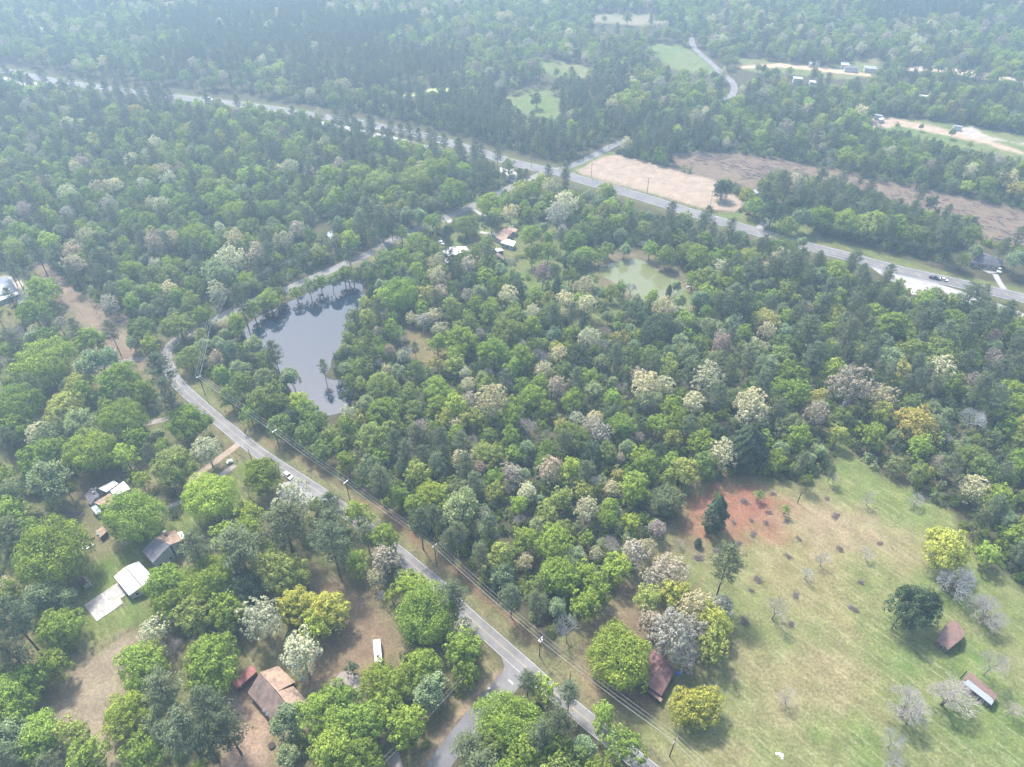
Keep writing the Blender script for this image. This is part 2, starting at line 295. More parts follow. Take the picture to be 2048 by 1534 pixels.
poly_list = [  # (polygon, colour, soft edge in metres, grassiness, keeps the forest out)
    (west, (.115, .108, .06), 6, .75, 0), (meadow, GRASS, 2.0, 1, 1), (mgreen, (.118, .142, .062), 16, 1, 1), (mworn, (.20, .17, .115), 8, .8, 1), (mworn2, (.165, .155, .09), 12, .8, 1), (corridor, STRIP, 1.5, .8, 1), (corr_brown, (.14, .09, .06), 1.5, .25, 1), (brown_e, (.135, .105, .07), 9, .45, 1),
    (redsoil, RED, 6, .15, 1), (yard, (.105, .12, .05), 4, .9, 0), (clearing, (.13, .11, .06), 3, .4, 1), (gbank, (.12, .105, .07), 3, .35, 1),
    (lawn_w, (.105, .13, .045), 3, 1, 1), (lawn_w2, (.10, .12, .042), 3, 1, 1), (rocky, (.20, .165, .12), 4, .2, 1), (litter_c, (.16, .115, .08), 4, .3, 1), (dirt_s, (.24, .175, .13), 4, .1, 1),
    (ditch, (.22, .17, .12), 1, .3, 1), (lotgrass, (.105, .125, .05), 1.5, 1, 1), (sandlot, SAND, 1.0, 0, 1), (cut, (.15, .115, .088), 4, .1, 1), (wedge, (.17, .13, .10), 5, .25, 1), (d_5, (.36, .32, .27), 2, 0, 1),
    (f_a, (.12, .14, .065), 3, 1, 1), (f_b, (.12, .14, .065), 3, 1, 1), (f_c, (.12, .145, .07), 3, 1, 1), (f_d, (.13, .14, .07), 3, 1, 1), (f_e, (.12, .14, .065), 3, 1, 1), (f_f, (.18, .165, .12), 4, .5, 1),
    (d_1, (.42, .31, .22), 1.5, 0, 1), (d_2, (.34, .26, .20), 1.5, 0, 1), (d_3, (.34, .31, .27), 1.5, 0, 1), (d_4, (.40, .33, .27), 2.5, 0, 1), (dirt_far, (.3, .22, .17), 1.5, 0, 1)]
poly_list = [(WL(p), c, s, g, k) for p, c, s, g, k in poly_list]
def warp(X, Y, s=1.0):
    a = np.sin(X * .21 + 1.3 * np.sin(Y * .13)) + np.sin(Y * .37 + X * .11) + .6 * np.sin(X * .83 - Y * .61)
    b = np.cos(Y * .23 + 1.1 * np.sin(X * .17)) + np.sin(X * .41 - Y * .09) + .6 * np.cos(Y * .77 + X * .53)
    return a * s, b * s
# ground sheet: fine under the camera's view, coarse towards the horizon
vs = np.concatenate([[-1500, -1000, -600, -300, -150, -90], np.linspace(-60, 60, 40), np.linspace(61, 420, 300), np.linspace(423, 1100, 230), np.geomspace(1110, 6000, 20)])
us = np.concatenate([-np.geomspace(9, .95, 14), np.linspace(-.94, .94, 440), np.geomspace(.95, 9, 14)])
UU, VV = np.meshgrid(us, vs); GX = np.clip(UU * (np.maximum(VV, -60) * .75 + 175), -5500, 5500); GX[:, 0] = -5500; GX[:, -1] = 5500; GY = VV
C = np.zeros((GX.size, 4)); X, Y = GX.ravel(), GY.ravel(); C[:, :3] = FLOOR; C[:, 3] = .15
wx, wy = warp(X, Y)
for P, c, s, gsn, k in poly_list:
    q = np.array(P); near = (X > q[:, 0].min() - 30) & (X < q[:, 0].max() + 30) & (Y > q[:, 1].min() - 30) & (Y < q[:, 1].max() + 30)
    xx, yy = X[near] + wx[near] * s * .35, Y[near] + wy[near] * s * .35
    ins = inpoly(xx, yy, P); d = segdist(xx, yy, P); a = np.clip(.5 + np.where(ins, d, -d) / (2 * s + .01), 0, 1)[:, None]
    C[near] = C[near] * (1 - a) + np.array([*c, gsn]) * a
for line, wdt, c in ((RL, 1.2, (.15, .14, .085)), (HC, 9.5, (.11, .12, .055))):
    L = [tuple(p) for p in line]; near = (np.abs(to_px(X, Y)[0] - 1024) < 1500)
    d = segdist(X[near], Y[near], L[::2], False); w0 = wdt + (5.7 if line is RL else 0) * .5
    a = np.clip((w0 + 1.5 - d) / 2, 0, 1)[:, None] * .6; C[near] = C[near] * (1 - a) + np.array([*c, .5]) * a
ny, nx = GX.shape; I = np.arange(ny * nx).reshape(ny, nx)
F = np.stack([I[:-1, :-1], I[:-1, 1:], I[1:, 1:], I[1:, :-1]], -1).reshape(-1, 4)
m, t, b = new_mat('ground_cover'); n, l = t.nodes, t.links
at = n.new('ShaderNodeAttribute'); at.attribute_name = 'cover'; tc = n.new('ShaderNodeTexCoord')
def noise(scale, det=5, rough=.6, vec=None):
    z = n.new('ShaderNodeTexNoise'); z.inputs['Scale'].default_value = scale; z.inputs['Detail'].default_value = det; z.inputs['Roughness'].default_value = rough
    l.new(vec or tc.outputs['Object'], z.inputs['Vector']); return z.outputs[0]
def mrange(v, a, b_, c, d):
    z = n.new('ShaderNodeMapRange'); z.inputs[1].default_value = a; z.inputs[2].default_value = b_; z.inputs[3].default_value = c; z.inputs[4].default_value = d; l.new(v, z.inputs[0]); return z.outputs[0]
def math_(op, a, b_):
    z = n.new('ShaderNodeMath'); z.operation = op; l.new(a, z.inputs[0])
    if isinstance(b_, float): z.inputs[1].default_value = b_
    else: l.new(b_, z.inputs[1])
    return z.outputs[0]
def mixc(f, a, b_, mode='MIX'):
    z = n.new('ShaderNodeMix'); z.data_type = 'RGBA'; z.blend_type = mode
    if isinstance(f, float): z.inputs[0].default_value = f
    else: l.new(f, z.inputs[0])
    for s, v in ((6, a), (7, b_)):
        if isinstance(v, tuple): z.inputs[s].default_value = (*v, 1)
        else: l.new(v, z.inputs[s])
    return z.outputs[2]
mp = n.new('ShaderNodeMapping'); mp.vector_type = 'TEXTURE'; mp.inputs['Rotation'].default_value = (0, 0, R_(-48)); mp.inputs['Scale'].default_value = (5.0, .7, 1); l.new(tc.outputs['Object'], mp.inputs[0])
big, mid, fine, streak = noise(.022, 4), noise(.16, 6, .7), noise(1.1, 6, .8), noise(.5, 6, .75, mp.outputs[0])
base = mixc(1.0, at.outputs['Color'], mixc(mrange(mid, .3, .7, 0, 1), (.72, .72, .72), (1.25, 1.25, 1.25)), 'MULTIPLY')
green = mixc(mrange(big, .38, .62, 0, 1), (1.1, 1.0, .92), (.72, .93, .55))
green = mixc(at.outputs['Alpha'], (1, 1, 1), green)
base = mixc(1.0, base, green, 'MULTIPLY')
straw = math_('MULTIPLY', mrange(streak, .50, .72, 0, .6), at.outputs['Alpha'])
base = mixc(straw, base, mixc(.55, base, (.46, .41, .29)))
base = mixc(1.0, base, mixc(mrange(fine, .3, .7, 0, 1), (.42, .42, .42), (1.55, 1.55, 1.55)), 'MULTIPLY')
l.new(base, b.inputs['Base Color']); b.inputs['Roughness'].default_value = .95; b.inputs['Specular IOR Level'].default_value = .08
gme = mesh_np('ground', np.stack([X, Y, np.zeros(X.size)], 1), F, 4, [m])
ca = gme.color_attributes.new('cover', 'FLOAT_COLOR', 'POINT'); ca.data.foreach_set('color', C.astype(np.float32).ravel())
tag(link('ground', gme), kind='structure')
# driveways and pads
def track(name, px, wd, z, mat): return ribbon(name, smooth_line(WL(px), 3), -wd / 2, wd / 2, z, mat)
track('driveway', [(60, 845), (96, 832), (164, 810), (223, 794), (250, 788)], 2.6, .04, M_GRAVEL)
track('driveway', [(130, 905), (200, 873), (295, 846), (329, 839), (386, 812), (400, 806)], 3.2, .045, M_GRAVEL)
track('driveway', [(200, 735), (219, 729), (267, 719), (330, 718)], 3.0, .05, M_GRAVEL)
track('driveway', [(482, 884), (462, 900), (438, 918), (415, 935), (397, 949), (380, 965)], 3.2, .055, M_DIRT)
track('driveway', [(300, 1045), (323, 1024), (352, 1008), (381, 993), (428, 961), (470, 930)], 2.6, .035, M_GRAVEL)
track('driveway', [(1024, 450), (1014, 462), (1004, 470), (985, 468), (960, 464)], 2.8, .045, M_PALECONC)
track('driveway', [(945, 418), (955, 424), (968, 432)], 2.6, .05, M_PALECONC)
track('driveway', [(905, 440), (893, 444)], 3.6, .055, M_PALECONC)
track('driveway', [(1510, 468), (1518, 458), (1528, 447), (1535, 438)], 5.0, .05, M_PALECONC)
track('driveway', [(2008, 578), (2000, 566), (1994, 556), (1990, 548)], 3.2, .05, M_PALECONC)
sheet('driveway', [(1958, 537), (1975, 535), (1996, 537), (1998, 545), (1978, 547)], .06, M_PALECONC)
sheet('gravel_pulloff', [(567, 965), (585, 962), (612, 975), (638, 1000), (610, 1010), (580, 1008), (560, 990)], .04, surf('grey_gravel', (.28, .275, .27), .95, .2, .4))
sheet('driveway', [(652, 1377), (682, 1344), (700, 1342), (735, 1362), (740, 1384), (700, 1392), (660, 1392)], .04, M_GRAVEL)
track('driveway', [(773, 1475), (783, 1505), (793, 1540), (800, 1570)], 4.2, .045, M_GRAVEL)
track('gravel_shoulder', [(790, 1110), (815, 1125), (845, 1150), (868, 1172)], 5.0, .04, M_GRAVEL)
M_SLAB = surf('stained_concrete', (.36, .35, .325), .85, .35, .45)
mb = MB(); P = WL([(168, 1210.5), (194.4, 1243.5), (247, 1207), (241, 1198), (256, 1188), (234.7, 1166.5)]); mb.slab([(x, y, .22) for x, y in P], .22); tag(mb.build('concrete_slab', M_SLAB), kind='structure')
mb = MB(); a_, b_2 = WL([(204, 1187), (222, 1213)]); mb.slab([(a_[0] - .25, a_[1], .235), (b_2[0] - .25, b_2[1], .235), (b_2[0] + .25, b_2[1], .235), (a_[0] + .25, a_[1], .235)], .01); tag(mb.build('painted_line', M_WHITE), kind='structure')
# ---------------------------------------------------------------- tree meshes
def quads(C_, N_, s, asp=1.0):
    """leaf faces: centres, normals, size"""
    n = len(C_); N_ = N_ / (np.linalg.norm(N_, axis=1)[:, None] + 1e-9)
    r = rng.normal(size=(n, 3)); T = np.cross(N_, r); T /= np.linalg.norm(T, axis=1)[:, None] + 1e-9; B = np.cross(N_, T)
    s = np.broadcast_to(np.asarray(s, float), (n,))[:, None] * .5
    cor = [(-1, -.55), (.1, -1), (1, .5), (-.15, 1)]
    return np.stack([C_ + T * s * a + B * s * asp * c for a, c in cor], 1).reshape(-1, 3)
def sph(n, zmin=-1.0):
    z = rng.uniform(zmin, 1, n); a = rng.uniform(0, 2 * math.pi, n); r = np.sqrt(1 - z * z); return np.stack([r * np.cos(a), r * np.sin(a), z], 1)
def fib(n, zmin):
    i = np.arange(n) + .5; z = 1 - (1 - zmin) * i / n; a = i * 2.399963 + rng.uniform(0, 6); r = np.sqrt(np.clip(1 - z * z, 0, 1))
    d = np.stack([r * np.cos(a), r * np.sin(a), z], 1) + rng.normal(size=(n, 3)) * .16; return d / np.linalg.norm(d, axis=1)[:, None]
def finish(name, V, mat): 
    F = np.arange(len(V)).reshape(-1, 4); return mesh_np(name, V, F, 4, [mat])
def crown_broad(R=5.0, nl=13, ns=10, nq=24, ls=.5, flat=.78, zb=-.45, fluffy=0.0, zc=0.0):
    """billowing crown: lobes on a lopsided dome, each lobe covered with tufts of leaves; centre at z = zc"""
    V = []; dirs = fib(nl, zb); ax = np.array([R * rng.uniform(.8, 1.1), R * rng.uniform(.8, 1.1), R * flat]); lob = []
    for d in dirs:
        rl = R * rng.uniform(.20, .44); c = d * (ax - rl * .75) * rng.uniform(.70, 1.2) + rng.normal(size=3) * R * .05; lob.append((c, rl))
        k = sph(int(ns), -.5); k = k[(k @ d) > -.35]
        for e in k:
            rs = rl * rng.uniform(.32, .5) * (1 - .3 * fluffy); cc = c + e * (rl - rs * .4) * rng.uniform(.9, 1.08 + .12 * fluffy)
            q = sph(int(nq * rng.uniform(.7, 1.2)), -.35); g = e + d * .4 + np.array([0, 0, .5]); g /= np.linalg.norm(g)
            q = q[(q @ g) > -.25]; P = cc + q * rs * rng.uniform(.75, 1.08, (len(q), 1))
            V.append(quads(P, q + g * .5 + rng.normal(size=q.shape) * .35, ls * rng.uniform(.6, 1.25, len(q))))
    n = int(nl * ns * 2.2); q = sph(n, -.6) * (rng.uniform(.25, .78, (n, 1))) * ax; V.append(quads(q, rng.normal(size=q.shape) + [0, 0, .6], ls * 1.3))
    V = np.concatenate(V); V[:, 2] += zc; return V, lob
def limb(V, F, p, q, r0, r1, n=4):
    p, q = np.asarray(p, float), np.asarray(q, float); d = q - p; L = np.linalg.norm(d); d /= L + 1e-9
    a = np.cross(d, [.3, .2, 1.0]); a /= np.linalg.norm(a) + 1e-9; c = np.cross(d, a); b0 = sum(len(x) for x in V)
    t = np.arange(n) * 2 * math.pi / n; ring = np.cos(t)[:, None] * a + np.sin(t)[:, None] * c
    V.append(np.concatenate([p + ring * r0, q + ring * r1])); i = np.arange(n); j = (i + 1) % n
    F.append(np.stack([b0 + i, b0 + j, b0 + n + j, b0 + n + i], 1))
def trunk_broad(lob, zc, r=.32):
    V, F = [], []; h = zc * .62; lean = rng.normal(size=2) * .4; top = np.array([lean[0], lean[1], h]); limb(V, F, (0, 0, -.3), top, r, r * .75, 7)
    lim = sorted(lob, key=lambda x: -x[0][2])[:9]
    limb(V, F, top, (lean[0] * 1.5, lean[1] * 1.5, zc * 1.05), r * .7, r * .25, 5)
    for c, rl in lim:
        m_ = top + (np.array([c[0], c[1], c[2] + zc]) - top) * .5 + [0, 0, rng.uniform(.2, .9)]
        limb(V, F, top, m_, r * .45, r * .28, 5); limb(V, F, m_, (c[0], c[1], c[2] + zc + rl * .5), r * .26, r * .06, 4)
    return np.concatenate(V), np.concatenate(F)
def crown_pine(H=22.0, R=3.6, z0=.48, nb=46, nq=46, ls=.55):
    V, TV, TF = [], [], []; lean = rng.normal(size=2) * .5
    def ax(z): return np.array([lean[0] * z / H, lean[1] * z / H, z])
    limb(TV, TF, (0, 0, -.3), ax(H * .5), .28, .2, 6); limb(TV, TF, ax(H * .5), ax(H * .97), .2, .05, 5)
    for k in range(nb):
        t = (k + rng.uniform(0, .8)) / nb; z = H * (z0 + (1 - z0) * t); prof = R * (math.sin(math.pi * min(1, .22 + .72 * t)) ** .7) * rng.uniform(.55, 1.12)
        if t > .93: prof *= .4
        a = k * 2.4 + rng.uniform(-.5, .5); tip = ax(z) + [math.cos(a) * prof, math.sin(a) * prof, prof * rng.uniform(.05, .4)]
        limb(TV, TF, ax(z * .985), tip, .06, .02, 3)
        for u in (.95, .55):
            c = ax(z) + (tip - ax(z)) * u * rng.uniform(.9, 1.05); rs = rng.uniform(.65, 1.05) * (1 if u > .6 else .8)
            q = sph(int(nq * .5), -.3); P = c + q * [rs, rs, rs * .62]
            V.append(quads(P, q * .7 + [0, 0, .5] + rng.normal(size=q.shape) * .5, ls * rng.uniform(.6, 1.2, len(q)), .42))
    return np.concatenate(V), np.concatenate(TV), np.concatenate(TF)
def crown_cone(H=12.0, R=3.2, n=1500, ls=.42):
    t = rng.uniform(0, 1, n) ** .8; a = rng.uniform(0, 2 * math.pi, n); lump = 1 + .16 * np.sin(a * 5 + t * 17) + .1 * np.sin(a * 9 - t * 31)
    r = R * np.clip(np.sin(np.pi * (.16 + .84 * t)), 0, 1) ** .75 * (1 - .28 * t) * lump * rng.uniform(.8, 1.05, n)
    P = np.stack([np.cos(a) * r, np.sin(a) * r, .5 + t * (H - .5)], 1); N = np.stack([np.cos(a), np.sin(a), .3 + t], 1) + rng.normal(size=(n, 3)) * .4
    V = quads(P, N, ls * rng.uniform(.6, 1.3, n)); TV, TF = [], []; limb(TV, TF, (0, 0, -.3), (0, 0, H * .85), .2, .04, 5)
    return V, np.concatenate(TV), np.concatenate(TF)
def bare(H=12.0, R=5.0, trunk=.3, depth=5, kids=3, z0=.25, leaves=0, ls=.3, droop=0.0):
    """leafless crown of limbs and twigs; leaves>0 hangs sparse young leaves on the twig ends"""
    TV, TF, BV, BF, LP = [], [], [], [], []
    def grow(p, d, L, r, lev):
        m_ = p + d * L * .5 + rng.normal(size=3) * L * .05; q = m_ + (d + rng.normal(size=3) * .12) * L * .5
        tgt = (TV, TF) if lev <= 1 else (BV, BF); nn = 6 if lev == 0 else 4 if lev == 1 else 3
        limb(*tgt, p, m_, r, r * .82, nn); limb(*tgt, m_, q, r * .82, r * .62, nn)
        if lev >= depth:
            if leaves: LP.append(q); LP.append(m_)
            return
        nk = kids + (1 if lev <= 1 else 0) + (1 if rng.random() < .35 else 0)
        for i in range(nk):
            a = i * 2 * math.pi / nk + rng.uniform(-.5, .5); sp = rng.uniform(.45, .85) if lev else rng.uniform(.55, .95)
            u = np.cross(d, [.1, .3, 1.0]); u /= np.linalg.norm(u) + 1e-9; v = np.cross(d, u)
            e = d * math.cos(sp) + (u * math.cos(a) + v * math.sin(a)) * math.sin(sp); e[2] += .12 - droop * lev * .05; e /= np.linalg.norm(e)
            grow(q if i else m_ + (q - m_) * .6, e, L * rng.uniform(.58, .82), r * rng.uniform(.5, .66), lev + 1)
    grow(np.array([0, 0, -.2]), np.array([rng.normal() * .08, rng.normal() * .08, 1.0]), H * z0, trunk, 0)
    TV, BV = np.concatenate(TV), np.concatenate(BV); allr = np.quantile(np.hypot(BV[:, 0], BV[:, 1]), .985); topz = BV[:, 2].max()
    sx, sz = R / allr, H / topz
    for A in (TV, BV): A[:, :2] *= sx; A[:, 2] *= sz
    LV = None
    if leaves:
        L = np.array(LP) * [sx, sx, sz]; L = np.repeat(L, leaves, 0) + rng.normal(size=(len(L) * leaves, 3)) * .33
        LV = quads(L, rng.normal(size=L.shape) + [0, 0, .8], ls * rng.uniform(.6, 1.3, len(L)))
    return TV, np.concatenate(TF), BV, np.concatenate(BF), LV
PROTO = {}            # class -> list of (crown mesh, trunk mesh, crown radius, height of the crown's middle)
def add(cls, cm, tm, R, zc): PROTO.setdefault(cls, []).append((cm, tm, R, zc))
def tmesh(V, F, mat=M_BARK): return mesh_np('trunk', V, F, 4, [mat])
for i in range(4):
    V, lob = crown_broad(8.0, 38, 16, 28, .5, .82, -.72); V[:, 2] += 9.0; add('L', finish('crown', V, M_LEAF), tmesh(*trunk_broad(lob, 9.0, .5)), 8.0, 9.0)
for i in range(2):
    V, lob = crown_broad(11.0, 62, 20, 26, .5, .8, -.7); V[:, 2] += 11; add('XL', finish('crown', V, M_LEAF), tmesh(*trunk_broad(lob, 11, .6)), 11.0, 11.0)
for i in range(9):
    V, lob = crown_broad(5.0, 22, 11, 21, .46, rng.uniform(1.0, 1.3), -.8); V[:, 2] += 7.6; add('M', finish('crown', V, M_LEAF), tmesh(*trunk_broad(lob, 7.6, .3)), 5.0, 7.6)
for i in range(3):
    V, lob = crown_broad(2.8, 12, 8, 17, .36, 1.25, -.8); V[:, 2] += 4.4; add('S', finish('crown', V, M_LEAF), tmesh(*trunk_broad(lob, 4.4, .16)), 2.8, 4.4)
for i in range(4):   # pale trees in flower or first leaf: small separate puffs
    V, lob = crown_broad(5.0, 26, 12, 21, .36, rng.uniform(1.0, 1.25), -.7, fluffy=1.0); V[:, 2] += 8.0; add('C', finish('crown', V, M_LEAF), tmesh(*trunk_broad(lob, 8.0, .28), M_PALEBARK), 5.0, 8.0)
for i in range(5):
    V, TV, TF = crown_pine(20 + i, 3.9 + .25 * i, .36 + .03 * i, 62 + 3 * i, 60); add('N', finish('crown', V, M_NEEDLE), tmesh(TV, TF), 3.9 + .25 * i, (20 + i) * .70)
for i in range(2):
    V, TV, TF = crown_cone(10 + 2 * i, 3.0, 3000, .46); add('V', finish('crown', V, M_NEEDLE), tmesh(TV, TF), 3.0, 5.5 + i)
V, TV, TF = crown_cone(20, 7.5, 13000, .6); add('VL', finish('crown', V, M_NEEDLE), tmesh(TV, TF), 7.5, 10.0)
for i in range(3):   # sparse young leaves over visible twigs
    TV, TF, BV, BF, LV = bare(12.5, 5.0, .26, 5, 3, .26, 5, .42)
    nb = len(BV); V = np.concatenate([BV, LV]); F = np.concatenate([BF, np.arange(len(LV)).reshape(-1, 4) + nb])
    add('T', mesh_np('crown', V, F, 4, [M_LEAF]), tmesh(TV, TF, M_PALEBARK), 5.0, 8.6)
for i in range(4):
    TV, TF, BV, BF, _ = bare(9 + i, 4.5, .2, 6, 3, .2); add('B', mesh_np('crown', BV, BF, 4, [M_TWIG]), tmesh(TV, TF, M_PALEBARK), 4.5, 6.2 + .6 * i)
for i in range(2):   # big spreading leafless oaks
    TV, TF, BV, BF, _ = bare(14, 9.0, .4, 6, 3, .2); add('BL', mesh_np('crown', BV, BF, 4, [M_TWIG]), tmesh(TV, TF), 9.0, 9.0)
# tints (albedo) by letter
TINT = {'G': (0.220, 0.299, 0.056), 'g': (0.294, 0.384, 0.070), 'M': (0.186, 0.237, 0.068), 'D': (0.090, 0.130, 0.068), 'N': (0.119, 0.147, 0.077), 'Y': (0.288, 0.328, 0.090), 'y': (0.384, 0.401, 0.090),
        'O': (0.328, 0.311, 0.096), 'C': (.48, .465, .31), 'K': (.39, .35, .285), 'P': (.33, .265, .24), 'B': (0.339, 0.328, 0.316), 'W': (0.407, 0.390, 0.362), 'T': (0.277, 0.339, 0.181), 'V': (0.068, 0.102, 0.059), 'S': (0.203, 0.294, 0.090), 'E': (0.181, 0.215, 0.102), 'R': (0.328, 0.282, 0.260)}
KIND = {'G': 'oak_tree', 'g': 'oak_tree', 'M': 'oak_tree', 'Y': 'oak_tree', 'y': 'oak_tree', 'O': 'oak_tree', 'E': 'oak_tree', 'D': 'evergreen_tree', 'V': 'cedar_tree', 'N': 'pine_tree', 'C': 'budding_tree', 'K': 'budding_tree', 'P': 'budding_tree', 'T': 'young_leaf_tree', 'B': 'bare_tree', 'W': 'bare_tree', 'R': 'bare_tree', 'S': 'shrub'}
TONE = {'G': ['spring green', 'fresh green'], 'g': ['bright lime green'], 'M': ['mid green', 'leafy green'], 'Y': ['yellow-green'], 'y': ['bright yellow-green'], 'O': ['golden olive'], 'E': ['dull olive green'], 'D': ['dark glossy evergreen'], 'V': ['dark dense conical'], 'N': ['dark green long-trunked'], 'C': ['pale cream'], 'K': ['pale tan'], 'P': ['dusty pink'], 'T': ['pale mint green'], 'B': ['grey leafless'], 'W': ['whitish leafless'], 'R': ['brownish leafless'], 'S': ['low bright green']}
NOUN = {'oak_tree': 'oak tree', 'evergreen_tree': 'broad tree', 'cedar_tree': 'cedar tree', 'pine_tree': 'pine tree', 'budding_tree': 'budding tree', 'young_leaf_tree': 'feathery tree', 'bare_tree': 'bare tree', 'shrub': 'shrub'}
def cls_for(t, D):
    if t == 'N': return 'N'
    if t == 'V': return 'VL' if D > 11 else 'V'
    if t in 'CKP': return 'C' if D > 4.5 else 'S'
    if t == 'T': return 'T' if D > 4.5 else 'S'
    if t in 'BWR': return 'BL' if D > 14 else 'B'
    return 'XL' if D > 17.5 else 'L' if D > 12 else 'M' if D > 6.5 else 'S'
